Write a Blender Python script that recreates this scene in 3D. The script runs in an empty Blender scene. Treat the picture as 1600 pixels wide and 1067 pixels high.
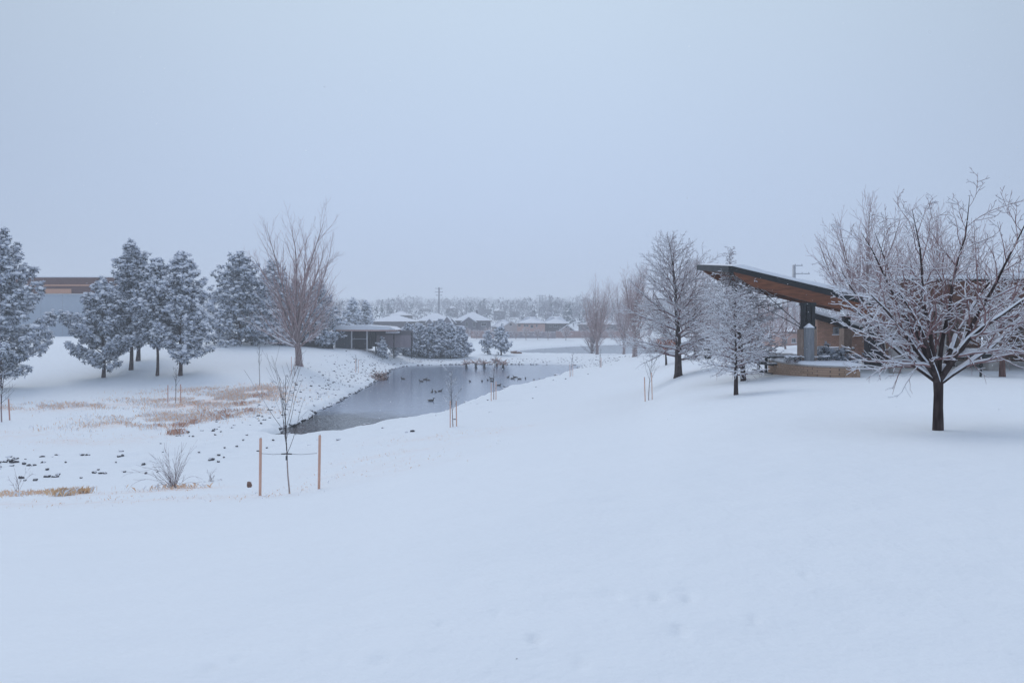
import bpy, math, random
import numpy as np

# ------------------------------------------------------------------ camera, world, sun, exposure
SC = bpy.context.scene
COL = SC.collection
F = 1244.0            # focal length in photo pixels (28 mm on 36 mm, 1600 px wide)
EYE = 10.0            # world height of the camera
HZ = 500.0            # photo row of the horizon
cam_d = bpy.data.cameras.new('camera')
cam_d.sensor_width = 36.0
cam_d.lens = 28.0
cam_d.shift_y = -(533.5 - HZ) / 1600.0
cam_d.clip_start = 0.1
cam_d.clip_end = 6000
cam = bpy.data.objects.new('camera', cam_d)
cam.location = (0, 0, EYE)
cam.rotation_euler = (math.radians(90), 0, 0)
COL.objects.link(cam)
SC.camera = cam

SUN_EL, SUN_AZ = math.radians(52), math.radians(-35)   # azimuth measured from +Y (view direction) towards +X
world = bpy.data.worlds.new('World')
SC.world = world
world.use_nodes = True
wn, wl = world.node_tree.nodes, world.node_tree.links
wn.clear()
w_out = wn.new('ShaderNodeOutputWorld')
w_bg = wn.new('ShaderNodeBackground'); w_bg.inputs['Strength'].default_value = 0.1
w_sky = wn.new('ShaderNodeTexSky'); w_sky.sky_type = 'NISHITA'; w_sky.sun_disc = False
w_sky.sun_elevation = SUN_EL; w_sky.sun_rotation = SUN_AZ
w_sky.air_density = 1.0; w_sky.dust_density = 4.0; w_sky.altitude = 1600
w_tc = wn.new('ShaderNodeTexCoord')
w_sep = wn.new('ShaderNodeSeparateXYZ')
w_rmp = wn.new('ShaderNodeValToRGB')
cr = w_rmp.color_ramp
cr.elements[0].position = 0.0; cr.elements[0].color = (0.40, 0.495, 0.700, 1)
cr.elements[1].position = 0.95; cr.elements[1].color = (0.64, 0.745, 1.0, 1)
e = cr.elements.new(0.14); e.color = (0.440, 0.540, 0.722, 1)
e = cr.elements.new(0.40); e.color = (0.485, 0.588, 0.700, 1)
w_ns = wn.new('ShaderNodeTexNoise'); w_ns.inputs['Scale'].default_value = 1.6; w_ns.inputs['Detail'].default_value = 3
w_nm = wn.new('ShaderNodeMapRange'); w_nm.inputs['To Min'].default_value = 9.6; w_nm.inputs['To Max'].default_value = 10.5
w_sc = wn.new('ShaderNodeVectorMath'); w_sc.operation = 'SCALE'
w_mix = wn.new('ShaderNodeMix'); w_mix.data_type = 'RGBA'; w_mix.inputs[0].default_value = 0.93
wl.new(w_tc.outputs['Generated'], w_sep.inputs[0]); wl.new(w_sep.outputs['Z'], w_rmp.inputs[0])
wl.new(w_tc.outputs['Generated'], w_ns.inputs['Vector']); wl.new(w_ns.outputs[0], w_nm.inputs['Value'])
# brighter ahead, dimmer to the sides: lens vignetting put into the sky colour
w_dot = wn.new('ShaderNodeVectorMath'); w_dot.operation = 'DOT_PRODUCT'; w_dot.inputs[1].default_value = (0.02, 0.95, 0.31)
w_dm = wn.new('ShaderNodeMapRange'); w_dm.inputs['From Min'].default_value = 0.72; w_dm.inputs['From Max'].default_value = 1.0
w_dm.inputs['To Min'].default_value = 0.68; w_dm.inputs['To Max'].default_value = 1.04
w_mm = wn.new('ShaderNodeMath'); w_mm.operation = 'MULTIPLY'
wl.new(w_tc.outputs['Generated'], w_dot.inputs[0]); wl.new(w_dot.outputs['Value'], w_dm.inputs['Value'])
wl.new(w_dm.outputs[0], w_mm.inputs[0]); wl.new(w_nm.outputs[0], w_mm.inputs[1])
wl.new(w_rmp.outputs[0], w_sc.inputs[0]); wl.new(w_mm.outputs[0], w_sc.inputs['Scale'])
wl.new(w_sky.outputs[0], w_mix.inputs[6]); wl.new(w_sc.outputs[0], w_mix.inputs[7])
wl.new(w_mix.outputs[2], w_bg.inputs[0]); wl.new(w_bg.outputs[0], w_out.inputs[0])

sun_d = bpy.data.lights.new('sun', 'SUN'); sun_d.energy = 0.65; sun_d.angle = math.radians(35)
sun_d.color = (1.0, 0.97, 0.93)
sun = bpy.data.objects.new('sun', sun_d); COL.objects.link(sun)
sun.rotation_euler = (math.pi / 2 - SUN_EL, 0, math.pi - SUN_AZ)
sun.location = (0, 0, 60)
SC.view_settings.view_transform = 'Standard'
SC.view_settings.look = 'None'
SC.view_settings.exposure = 0.22
SC.view_settings.gamma = 1.0
SC.view_settings.use_curve_mapping = False
SC.render.engine = 'CYCLES'
SC.cycles.volume_bounces = 2
SC.cycles.max_bounces = 8

# ------------------------------------------------------------------ helpers: names, tags
def tag(o, label=None, cat=None, group=None, kind=None):
    if label: o['label'] = label
    if cat: o['category'] = cat
    if group: o['group'] = group
    if kind: o['kind'] = kind
    return o

def empty(name, loc, rz=0.0, label=None, cat=None, group=None):
    o = bpy.data.objects.new(name, None)
    o.empty_display_size = 0.3
    o.location = loc; o.rotation_euler = (0, 0, rz)
    COL.objects.link(o)
    return tag(o, label, cat, group)

def link(name, me, parent=None, loc=None):
    o = bpy.data.objects.new(name, me)
    if parent: o.parent = parent
    if loc is not None: o.location = loc
    COL.objects.link(o)
    return o

def copy_tree(o, parent=None):
    c = o.copy(); COL.objects.link(c)
    if parent: c.parent = parent
    for ch in o.children: copy_tree(ch, c)
    return c

def np_mesh(name, V, Fs, mats, mi=None, smooth=False):
    """V (n,3) array; Fs list of (k,m) int arrays (k faces of m corners); mi list of per-face material arrays."""
    me = bpy.data.meshes.new(name)
    V = np.asarray(V, dtype=np.float32)
    me.vertices.add(len(V)); me.vertices.foreach_set('co', V.ravel())
    Fs = [np.asarray(f, dtype=np.int32) for f in Fs if len(f)]
    loops = np.concatenate([f.ravel() for f in Fs]) if Fs else np.zeros(0, np.int32)
    counts = np.concatenate([np.full(len(f), f.shape[1], np.int32) for f in Fs])
    starts = np.concatenate([[0], np.cumsum(counts)[:-1]]).astype(np.int32)
    me.loops.add(len(loops)); me.loops.foreach_set('vertex_index', loops)
    me.polygons.add(len(counts)); me.polygons.foreach_set('loop_start', starts)
    if mi is not None:
        me.polygons.foreach_set('material_index', np.concatenate([np.asarray(m, np.int32).ravel() for m in mi if len(m)]))
    me.polygons.foreach_set('use_smooth', np.full(len(counts), smooth, dtype=bool))
    for m in (mats if isinstance(mats, (list, tuple)) else [mats]): me.materials.append(m)
    me.update(calc_edges=True)
    return me

class MB:
    """collects boxes, prisms and tubes into one mesh"""
    def __init__(s): s.v = []; s.f = []; s.m = []; s.sm = []
    def add(s, vs, fs, mi=0, smooth=False):
        b = len(s.v); s.v += [tuple(v) for v in vs]
        for f in fs: s.f.append(tuple(i + b for i in f)); s.m.append(mi); s.sm.append(smooth)
        return s
    def box(s, c, d, rz=0.0, mi=0, taper=1.0, bev=0.0):
        hx, hy, hz = d[0] / 2, d[1] / 2, d[2] / 2
        ca, sa = math.cos(rz), math.sin(rz)
        vs = []
        b = min(bev, hx * .45, hy * .45, hz * .45)
        if b <= 0:
            for z, t in ((-hz, 1.0), (hz, taper)):
                for x, y in ((-hx, -hy), (hx, -hy), (hx, hy), (-hx, hy)):
                    vs.append((c[0] + ca * x * t - sa * y * t, c[1] + sa * x * t + ca * y * t, c[2] + z))
            return s.add(vs, [(3, 2, 1, 0), (4, 5, 6, 7), (0, 1, 5, 4), (1, 2, 6, 5), (2, 3, 7, 6), (3, 0, 4, 7)], mi)
        # chamfered: four rings of eight
        def ring(ix, z, t):
            a, q = hx * t - ix, hy * t - ix
            r = []
            for x, y in ((-a + b, -q), (a - b, -q), (a, -q + b), (a, q - b), (a - b, q), (-a + b, q), (-a, q - b), (-a, -q + b)):
                r.append((c[0] + ca * x - sa * y, c[1] + sa * x + ca * y, c[2] + z))
            return r
        R = [ring(b, -hz, 1), ring(0, -hz + b, 1), ring(0, hz - b, taper), ring(b, hz, taper)]
        vs = sum(R, []); fs = [tuple(range(7, -1, -1)), tuple(range(24, 32))]
        for k in range(3):
            for i in range(8):
                j = (i + 1) % 8
                fs.append((k * 8 + i, k * 8 + j, k * 8 + 8 + j, k * 8 + 8 + i))
        return s.add(vs, fs, mi)
    def prism(s, poly, y0, y1, mi=0):
        """polygon in XZ extruded along Y"""
        n = len(poly)
        vs = [(x, y0, z) for x, z in poly] + [(x, y1, z) for x, z in poly]
        fs = [tuple(range(n)), tuple(range(2 * n - 1, n - 1, -1))] + [(i + n, (i + 1) % n + n, (i + 1) % n, i) for i in range(n)]
        return s.add(vs, fs, mi)
    def slab(s, poly, z0, z1, mi=0):
        """polygon in XY extruded along Z"""
        n = len(poly)
        vs = [(x, y, z0) for x, y in poly] + [(x, y, z1) for x, y in poly]
        fs = [tuple(range(n - 1, -1, -1)), tuple(range(n, 2 * n))] + [(i, (i + 1) % n, (i + 1) % n + n, i + n) for i in range(n)]
        return s.add(vs, fs, mi)
    def tube(s, pts, rad, n=8, mi=0, smooth=True):
        V, Q, C = tubes([(np.array(pts, float), np.array(rad if hasattr(rad, '__len__') else [rad] * len(pts), float))], n, caps=True)
        return s.add(V.tolist(), Q.tolist(), mi, smooth).add([], [], mi) if not len(C) else s._cap(V, Q, C, mi, smooth)
    def _cap(s, V, Q, C, mi, smooth):
        b = len(s.v); s.v += [tuple(v) for v in V.tolist()]
        for f in Q.tolist(): s.f.append(tuple(i + b for i in f)); s.m.append(mi); s.sm.append(smooth)
        for f in C: s.f.append(tuple(i + b for i in f)); s.m.append(mi); s.sm.append(False)
        return s
    def build(s, name, mats, parent=None, loc=None):
        me = bpy.data.meshes.new(name)
        me.from_pydata(s.v, [], s.f)
        for m in (mats if isinstance(mats, (list, tuple)) else [mats]): me.materials.append(m)
        me.polygons.foreach_set('material_index', s.m)
        me.polygons.foreach_set('use_smooth', s.sm)
        me.update()
        return link(name, me, parent, loc)

def tubes(polys, n, caps=False, zoff=None):
    """polys: list of (pts (k,3), radii (k,)) -> V, quads[, end caps]"""
    P = np.concatenate([p for p, r in polys]); R = np.concatenate([r for p, r in polys])
    L = np.array([len(p) for p, r in polys])
    pid = np.repeat(np.arange(len(L)), L)
    st = np.concatenate([[0], np.cumsum(L)[:-1]]); en = st + L - 1
    D = np.diff(P, axis=0); same = pid[1:] == pid[:-1]
    D[~same] = 0
    D /= np.maximum(np.linalg.norm(D, axis=1, keepdims=True), 1e-9)
    T = np.zeros_like(P); T[:-1] += D; T[1:] += D
    T /= np.maximum(np.linalg.norm(T, axis=1, keepdims=True), 1e-9)
    ch = P[en] - P[st]; ch /= np.maximum(np.linalg.norm(ch, axis=1, keepdims=True), 1e-9)
    ref = np.where((np.abs(ch[:, 2]) > 0.75)[:, None], np.array([[0.83, 0.56, 0.0]]), np.array([[0.0, 0.0, 1.0]]))[pid]
    U = np.cross(T, ref); U /= np.maximum(np.linalg.norm(U, axis=1, keepdims=True), 1e-9)
    W = np.cross(U, T)
    a = np.linspace(0, 2 * math.pi, n, endpoint=False)
    V = P[:, None, :] + R[:, None, None] * (np.cos(a)[None, :, None] * U[:, None, :] + np.sin(a)[None, :, None] * W[:, None, :])
    V = V.reshape(-1, 3)
    i = np.nonzero(same)[0]
    k = np.arange(n); k2 = (k + 1) % n
    Q = np.stack([i[:, None] * n + k, i[:, None] * n + k2, (i[:, None] + 1) * n + k2, (i[:, None] + 1) * n + k], axis=2).reshape(-1, 4)
    if caps:
        C = []
        for s_, e_ in zip(st, en):
            C.append(tuple((s_ * n + k[::-1]).tolist())); C.append(tuple((e_ * n + k).tolist()))
        return V, Q, C
    return V, Q, T, same

# ------------------------------------------------------------------ materials
def mat(name, c1, c2=None, rough=0.8, scale=4.0, bump=0.0, bscale=None, metal=0.0, spec=0.5, detail=4.0, stretch=None, contrast=(0.35, 0.65)):
    m = bpy.data.materials.new(name); m.use_nodes = True
    nt = m.node_tree; N, L = nt.nodes, nt.links
    b = N['Principled BSDF']
    b.inputs['Roughness'].default_value = rough; b.inputs['Metallic'].default_value = metal
    b.inputs['Specular IOR Level'].default_value = spec
    tc = N.new('ShaderNodeTexCoord'); mp = N.new('ShaderNodeMapping')
    if stretch: mp.inputs['Scale'].default_value = stretch
    L.new(tc.outputs['Object'], mp.inputs[0])
    c2 = c2 or tuple(v * 0.7 for v in c1)
    ns = N.new('ShaderNodeTexNoise'); ns.inputs['Scale'].default_value = scale; ns.inputs['Detail'].default_value = detail
    L.new(mp.outputs[0], ns.inputs['Vector'])
    rp = N.new('ShaderNodeValToRGB')
    rp.color_ramp.elements[0].position = contrast[0]; rp.color_ramp.elements[0].color = (*c1, 1)
    rp.color_ramp.elements[1].position = contrast[1]; rp.color_ramp.elements[1].color = (*c2, 1)
    L.new(ns.outputs[0], rp.inputs[0]); L.new(rp.outputs[0], b.inputs['Base Color'])
    if bump:
        n2 = N.new('ShaderNodeTexNoise'); n2.inputs['Scale'].default_value = bscale or scale * 3; n2.inputs['Detail'].default_value = 5
        L.new(mp.outputs[0], n2.inputs['Vector'])
        bp = N.new('ShaderNodeBump'); bp.inputs['Strength'].default_value = 1.0; bp.inputs['Distance'].default_value = bump
        L.new(n2.outputs[0], bp.inputs['Height']); L.new(bp.outputs[0], b.inputs['Normal'])
    return m

M = {}
M['snow'] = mat('fresh_snow', (0.87, 0.895, 0.94), (0.83, 0.86, 0.915), 0.75, 6.0, 0.01, 30.0, spec=0.2)
M['bark'] = mat('dark_bark', (0.030, 0.020, 0.020), (0.085, 0.062, 0.060), 0.95, 9.0, 0.02, 30.0, spec=0.1, stretch=(1, 1, 0.25))
M['bark_red'] = mat('reddish_bark', (0.11, 0.06, 0.055), (0.19, 0.115, 0.10), 0.95, 9.0, 0.01, 30.0, spec=0.1, stretch=(1, 1, 0.25))
M['bark_grey'] = mat('grey_brown_bark', (0.24, 0.18, 0.18), (0.38, 0.30, 0.30), 0.95, 6.0, 0.03, 18.0, spec=0.1, stretch=(1, 1, 0.2))
M['twig'] = mat('twig_bark', (0.16, 0.10, 0.108), (0.26, 0.175, 0.185), 0.95, 3.0, spec=0.1)
M['twig_pale'] = mat('pale_frosted_twigs', (0.42, 0.33, 0.35), (0.56, 0.47, 0.49), 0.95, 3.0, spec=0.1)
M['twig_fruit'] = mat('plum_twig_bark', (0.20, 0.115, 0.115), (0.32, 0.20, 0.20), 0.95, 3.0, spec=0.1)
M['twig_pink'] = mat('pinkish_twig_bark', (0.40, 0.29, 0.29), (0.53, 0.40, 0.40), 0.95, 3.0, spec=0.1)
M['pine_bark'] = mat('pine_bark', (0.045, 0.032, 0.032), (0.12, 0.085, 0.08), 0.95, 6.0, 0.03, 16.0, spec=0.1, stretch=(1, 1, 0.4))
M['needles'] = mat('pine_needles', (0.040, 0.054, 0.066), (0.09, 0.11, 0.13), 0.8, 1.3, spec=0.2)
M['needles_dark'] = mat('spruce_needles', (0.028, 0.042, 0.052), (0.065, 0.085, 0.102), 0.8, 1.3, spec=0.2)
M['needles_frost'] = mat('frosted_needles', (0.46, 0.51, 0.61), (0.72, 0.77, 0.86), 0.8, 2.3, spec=0.2)
M['stake'] = mat('stake_wood', (0.74, 0.46, 0.36), (0.62, 0.37, 0.28), 0.85, 3.0, 0.003, 40.0, stretch=(6, 6, 1), spec=0.2)
M['stake_red'] = mat('red_stake_wood', (0.62, 0.32, 0.26), (0.50, 0.26, 0.21), 0.85, 3.0, 0.003, 40.0, stretch=(6, 6, 1), spec=0.2)
M['sap_bark'] = mat('sapling_bark', (0.33, 0.26, 0.24), (0.45, 0.37, 0.35), 0.9, 12.0, 0.002, 60.0, spec=0.2)
M['tape'] = mat('dark_strap', (0.05, 0.05, 0.055), (0.09, 0.09, 0.10), 0.7, 5.0)
M['wire'] = mat('guy_wire', (0.16, 0.17, 0.20), (0.22, 0.23, 0.26), 0.5, 5.0, metal=0.6)
M['rock'] = mat('dark_rock', (0.03, 0.03, 0.038), (0.10, 0.095, 0.10), 0.85, 3.0, 0.02, 12.0, spec=0.3)
M['rock_tan'] = mat('tan_rock', (0.33, 0.20, 0.15), (0.20, 0.12, 0.095), 0.9, 5.0, 0.02, 14.0, spec=0.2)
M['straw'] = mat('dry_grass', (0.92, 0.67, 0.48), (0.82, 0.56, 0.39), 0.9, 2.0, spec=0.1)
M['straw_dark'] = mat('russet_grass', (0.72, 0.45, 0.34), (0.58, 0.34, 0.25), 0.9, 2.0, spec=0.1)
M['straw_gold'] = mat('golden_grass', (0.88, 0.62, 0.38), (0.74, 0.50, 0.30), 0.9, 2.0, spec=0.1)
M['duck'] = mat('duck_feathers', (0.03, 0.027, 0.025), (0.10, 0.085, 0.075), 0.7, 9.0)
M['duck_head'] = mat('duck_head_feathers', (0.012, 0.014, 0.014), (0.03, 0.035, 0.03), 0.5, 9.0)
M['duck_pale'] = mat('pale_feathers', (0.42, 0.38, 0.35), (0.30, 0.26, 0.24), 0.7, 9.0)
M['metal_dark'] = mat('dark_painted_steel', (0.006, 0.008, 0.010), (0.014, 0.017, 0.021), 0.5, 6.0, spec=0.4)
M['galv'] = mat('galvanised_steel', (0.34, 0.36, 0.40), (0.42, 0.44, 0.48), 0.5, 3.0, metal=0.3)
M['glulam'] = mat('glulam_timber', (0.22, 0.078, 0.034), (0.12, 0.042, 0.02), 0.6, 2.2, 0.004, 20.0, stretch=(1, 6, 9), spec=0.3)
M['fascia'] = mat('brown_fascia_boards', (0.15, 0.062, 0.036), (0.075, 0.034, 0.024), 0.7, 2.5, 0.004, 20.0, stretch=(1, 1, 8), spec=0.3)
M['soffit'] = mat('timber_soffit', (0.10, 0.05, 0.032), (0.065, 0.032, 0.022), 0.7, 2.5, stretch=(8, 1, 1))
M['post_grey'] = mat('weathered_grey_post', (0.24, 0.25, 0.27), (0.17, 0.18, 0.20), 0.8, 3.0, 0.003, 20.0, stretch=(4, 4, .6))
M['concrete'] = mat('pale_concrete', (0.40, 0.38, 0.36), (0.30, 0.28, 0.27), 0.9, 3.0, 0.004, 30.0, spec=0.2)
M['concrete_brown'] = mat('brown_split_block', (0.36, 0.27, 0.22), (0.27, 0.20, 0.165), 0.9, 5.0, 0.01, 20.0, spec=0.2)
M['sandstone'] = mat('sandstone_block', (0.36, 0.25, 0.17), (0.24, 0.155, 0.105), 0.9, 4.0, 0.012, 14.0, spec=0.2)
M['dark_wall'] = mat('dark_stained_wall', (0.03, 0.028, 0.034), (0.06, 0.055, 0.065), 0.8, 2.0, 0.004, 9.0, stretch=(5, 5, .6))
M['shed_wall'] = mat('shed_boards', (0.05, 0.056, 0.07), (0.09, 0.098, 0.115), 0.8, 2.0, stretch=(6, 6, .6))
M['house_grey'] = mat('grey_siding', (0.15, 0.14, 0.16), (0.20, 0.185, 0.20), 0.8, 1.5, stretch=(1, 1, 7))
M['house_brown'] = mat('brown_siding', (0.15, 0.14, 0.175), (0.21, 0.20, 0.24), 0.8, 1.5, stretch=(1, 1, 7))
M['house_pink'] = mat('pink_stucco', (0.66, 0.45, 0.40), (0.58, 0.40, 0.36), 0.9, 1.5, spec=0.2)
M['house_pale'] = mat('pale_stucco', (0.62, 0.58, 0.58), (0.54, 0.50, 0.50), 0.9, 1.5, spec=0.2)
M['trim'] = mat('white_trim', (0.66, 0.66, 0.68), (0.58, 0.58, 0.60), 0.6, 3.0)
M['eave'] = mat('dark_eave', (0.12, 0.10, 0.10), (0.17, 0.14, 0.14), 0.7, 3.0)
M['glass'] = mat('window_glass', (0.03, 0.035, 0.045), (0.05, 0.055, 0.07), 0.12, 1.0, spec=0.8)
M['roof'] = mat('roof_shingle', (0.14, 0.13, 0.14), (0.20, 0.18, 0.19), 0.9, 4.0)
M['fence_red'] = mat('reddish_fence_boards', (0.46, 0.32, 0.31), (0.37, 0.25, 0.245), 0.9, 1.0, stretch=(3, 3, .3))
M['fence_grey'] = mat('weathered_fence_boards', (0.36, 0.31, 0.34), (0.28, 0.24, 0.27), 0.9, 1.0, stretch=(3, 3, .3))
M['big_wall'] = mat('grey_precast_wall', (0.44, 0.50, 0.58), (0.41, 0.47, 0.55), 0.8, 0.4, 0.004, 3.0)
M['band_brown'] = mat('brown_brick_band', (0.15, 0.07, 0.065), (0.10, 0.046, 0.045), 0.85, 5.0)
M['band_tan'] = mat('tan_brick_band', (0.62, 0.33, 0.22), (0.52, 0.28, 0.19), 0.85, 5.0)
M['far_wood'] = mat('hazed_bare_wood', (0.24, 0.235, 0.27), (0.36, 0.355, 0.40), 0.9, 0.06, spec=0.1)  # base colour lightened to stand in for distance haze
M['far_ever'] = mat('hazed_evergreen', (0.12, 0.145, 0.17), (0.22, 0.25, 0.29), 0.9, 0.06, spec=0.1)  # also paled, with far haze mixed into the colour
M['leaf_rust'] = mat('rusty_leaves', (0.45, 0.17, 0.11), (0.32, 0.12, 0.085), 0.8, 3.0)
M['dead_wood'] = mat('orange_dead_wood', (0.66, 0.38, 0.28), (0.48, 0.25, 0.18), 0.85, 3.0)
M['plank'] = mat('dark_table_planks', (0.012, 0.011, 0.013), (0.03, 0.027, 0.03), 0.6, 3.0, stretch=(1, 6, 6))

def brick_mat(name, c1, c2, mortar, bw=0.22, bh=0.075):
    m = bpy.data.materials.new(name); m.use_nodes = True
    N, L = m.node_tree.nodes, m.node_tree.links
    b = N['Principled BSDF']; b.inputs['Roughness'].default_value = 0.9; b.inputs['Specular IOR Level'].default_value = 0.2
    tc = N.new('ShaderNodeTexCoord'); sp = N.new('ShaderNodeSeparateXYZ'); ad = N.new('ShaderNodeMath'); ad.operation = 'ADD'
    cb = N.new('ShaderNodeCombineXYZ'); br = N.new('ShaderNodeTexBrick')
    L.new(tc.outputs['Object'], sp.inputs[0]); L.new(sp.outputs[0], ad.inputs[0]); L.new(sp.outputs[1], ad.inputs[1])
    L.new(ad.outputs[0], cb.inputs[0]); L.new(sp.outputs[2], cb.inputs[1]); L.new(cb.outputs[0], br.inputs['Vector'])
    br.inputs['Scale'].default_value = 1.0; br.inputs['Brick Width'].default_value = bw; br.inputs['Row Height'].default_value = bh
    br.inputs['Mortar Size'].default_value = bh * 0.09
    br.inputs['Color1'].default_value = (*c1, 1); br.inputs['Color2'].default_value = (*c2, 1); br.inputs['Mortar'].default_value = (*mortar, 1)
    ns = N.new('ShaderNodeTexNoise'); ns.inputs['Scale'].default_value = 1.2
    mx = N.new('ShaderNodeMix'); mx.data_type = 'RGBA'; mx.blend_type = 'MULTIPLY'; mx.inputs[0].default_value = 0.5
    L.new(tc.outputs['Object'], ns.inputs['Vector'])
    L.new(br.outputs[0], mx.inputs[6]); L.new(ns.outputs[0], mx.inputs[7]); L.new(mx.outputs[2], b.inputs['Base Color'])
    return m
M['brick'] = brick_mat('tan_brick', (0.80, 0.46, 0.33), (0.62, 0.35, 0.25), (0.34, 0.27, 0.23))
M['block'] = brick_mat('stone_block', (0.62, 0.42, 0.30), (0.48, 0.32, 0.22), (0.24, 0.17, 0.13), 0.2, 0.09)
M['brown_block'] = brick_mat('brown_block', (0.42, 0.22, 0.14), (0.30, 0.16, 0.11), (0.14, 0.10, 0.08), 0.4, 0.2)

# ------------------------------------------------------------------ terrain
RNG = np.random.default_rng(11)
_lat = RNG.random((256, 256))
def vnoise(x, y):
    x = np.asarray(x, float); y = np.asarray(y, float)
    xi = np.floor(x).astype(int); yi = np.floor(y).astype(int)
    fx = x - xi; fy = y - yi
    fx = fx * fx * (3 - 2 * fx); fy = fy * fy * (3 - 2 * fy)
    a = _lat[xi & 255, yi & 255]; b = _lat[(xi + 1) & 255, yi & 255]
    c = _lat[xi & 255, (yi + 1) & 255]; d = _lat[(xi + 1) & 255, (yi + 1) & 255]
    return (a * (1 - fx) + b * fx) * (1 - fy) + (c * (1 - fx) + d * fx) * fy - 0.5
def fbm(x, y, s, o=3):
    r = 0; a = 1.0
    for k in range(o):
        r = r + a * vnoise(x / s + 17.3 * k, y / s + 9.1 * k); s *= 0.5; a *= 0.5
    return r

WZ = -7.0   # water level relative to the eye
_start = [(0, -1.7), (4, -1.75)]
_hill = [(300, -4.4), (400, -1.0), (500, 3.0), (700, 9.0), (1000, 19.0), (1500, 21.0), (2100, 12.0)]
_lk = [(150, -6.7), (164, -7.0), (205, -7.0), (240, -6.6), (250, -5.6)]
COLS = {
    -300: [(8, -2.4), (14, -3.5), (21, -4.6), (30, -6.0), (45, -6.7), (56, -6.9), (66, -6.6), (80, -6.3), (95, -4.6), (105, -3.3), (130, -3.0), (200, -3.0)],
    0:    [(8, -2.5), (14, -3.7), (21, -4.9), (29, -6.2), (34, -6.5), (45, -6.75), (56, -6.95), (66, -6.6), (80, -6.2), (95, -4.4), (105, -3.1), (130, -3.0), (200, -3.0)],
    200:  [(8, -2.5), (14, -3.7), (21, -4.7), (29, -6.1), (35, -6.5), (45, -6.8), (60, -6.9), (70, -6.6), (80, -5.75), (95, -4.1), (105, -3.1), (130, -2.9), (200, -3.5)],
    350:  [(8, -2.4), (14, -3.6), (21, -4.65), (30, -6.1), (38, -6.6), (50, -6.9), (60, -6.8), (70, -6.3), (80, -5.4), (95, -3.6), (105, -2.7), (130, -2.9), (200, -4.0)],
    453:  [(8, -2.3), (14, -3.4), (21, -4.6), (30, -5.9), (40, -6.6), (48, -6.95), (60, -6.85), (70, -6.0), (85, -4.45), (100, -3.8), (112, -3.5), (130, -4.2), (200, -5.0)],
    575:  [(10, -2.5), (21, -4.2), (35, -5.8), (48, -6.6), (60, -6.9), (85, -6.9), (97, -6.2), (110, -5.1), (121, -4.35), (135, -4.6), (180, -5.5), (250, -5.6)],
    650:  [(10, -2.3), (21, -3.9), (35, -5.5), (48, -6.4), (57, -6.75), (80, -6.9), (124, -6.8), (131, -6.25), (138, -5.95), (160, -6.3), (235, -6.2), (250, -5.6)],
    800:  [(10, -2.1), (20, -3.3), (35, -5.0), (50, -6.1), (65, -6.6), (80, -6.85), (126, -6.8), (140, -5.97), (150, -6.3), (164, -6.8), (200, -6.8), (235, -6.4), (250, -5.6)],
    900:  [(10, -2.0), (20, -3.1), (35, -4.6), (50, -5.5), (70, -6.2), (90, -6.7), (105, -6.85), (121, -6.8), (130, -6.1), (140, -5.92), (150, -6.4)] + _lk[1:],
    945:  [(10, -2.0), (20, -3.0), (35, -4.4), (50, -5.05), (70, -5.65), (90, -6.05), (105, -6.1), (125, -5.75), (137, -5.75), (150, -6.5)] + _lk[1:],
    1008: [(10, -1.95), (20, -2.9), (40, -4.35), (55, -4.8), (75, -5.0), (95, -4.85), (112, -4.7), (130, -5.4)] + _lk,
    1060: [(10, -1.9), (20, -2.65), (35, -3.2), (50, -3.4), (65, -3.65), (80, -3.8), (100, -4.0), (115, -5.0)] + _lk,
    1150: [(10, -1.87), (15, -2.1), (28, -2.7), (35, -2.75), (50, -2.8), (70, -2.9), (90, -3.3), (120, -4.5)] + _lk,
    1250: [(10, -1.83), (15, -2.03), (28, -2.4), (35, -2.25), (50, -2.3), (70, -2.4), (100, -3.0), (200, -4.5)],
    1467: [(10, -1.8), (15, -2.05), (25, -2.2), (35, -2.15), (50, -2.1), (100, -2.3), (200, -3.5)],
    1600: [(10, -1.8), (15, -2.0), (25, -2.2), (35, -2.15), (50, -2.1), (100, -2.3), (200, -3.5)],
    1900: [(10, -1.8), (15, -1.95), (25, -2.1), (35, -2.1), (50, -2.1), (100, -2.3), (200, -3.5)],
}
_px = np.arange(-300, 1901, 10.0)
_ld = np.linspace(math.log(0.5), math.log(2100), 460)
_d = np.exp(_ld)
_cp = sorted(COLS)
_rows = []
for c in _cp:
    pts = _start + COLS[c] + _hill
    _rows.append(np.interp(_d, [p[0] for p in pts], [p[1] for p in pts]))
_rows = np.array(_rows)
TAB = np.array([[0.0] * len(_d)] * len(_px))
for j in range(len(_d)): TAB[:, j] = np.interp(_px, _cp, _rows[:, j])
def _blur(A, ax, sg):
    n = int(sg * 3); k = np.exp(-0.5 * (np.arange(-n, n + 1) / sg) ** 2); k /= k.sum()
    A = np.moveaxis(A, ax, 0); Pd = np.concatenate([np.repeat(A[:1], n, 0), A, np.repeat(A[-1:], n, 0)])
    B = sum(k[i] * Pd[i:i + len(A)] for i in range(2 * n + 1))
    return np.moveaxis(B, 0, ax)
TAB = _blur(_blur(TAB, 1, 2.2), 0, 2.2)

def base_h(x, y):
    az = np.arctan2(x, y); r = np.hypot(x, y)
    azc = np.clip(az, math.atan(-1100 / F), math.atan(1100 / F))
    px = 800 + F * np.tan(azc); d = np.clip(r * np.cos(azc), 0.51, 2050)
    u = np.clip((px + 300) / 10, 0, len(_px) - 1.001); v = np.clip((np.log(d) - _ld[0]) / (_ld[1] - _ld[0]), 0, len(_d) - 1.001)
    i = u.astype(int); j = v.astype(int); fu = u - i; fv = v - j
    return (TAB[i, j] * (1 - fu) + TAB[i + 1, j] * fu) * (1 - fv) + (TAB[i, j + 1] * (1 - fu) + TAB[i + 1, j + 1] * fu) * fv

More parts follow.
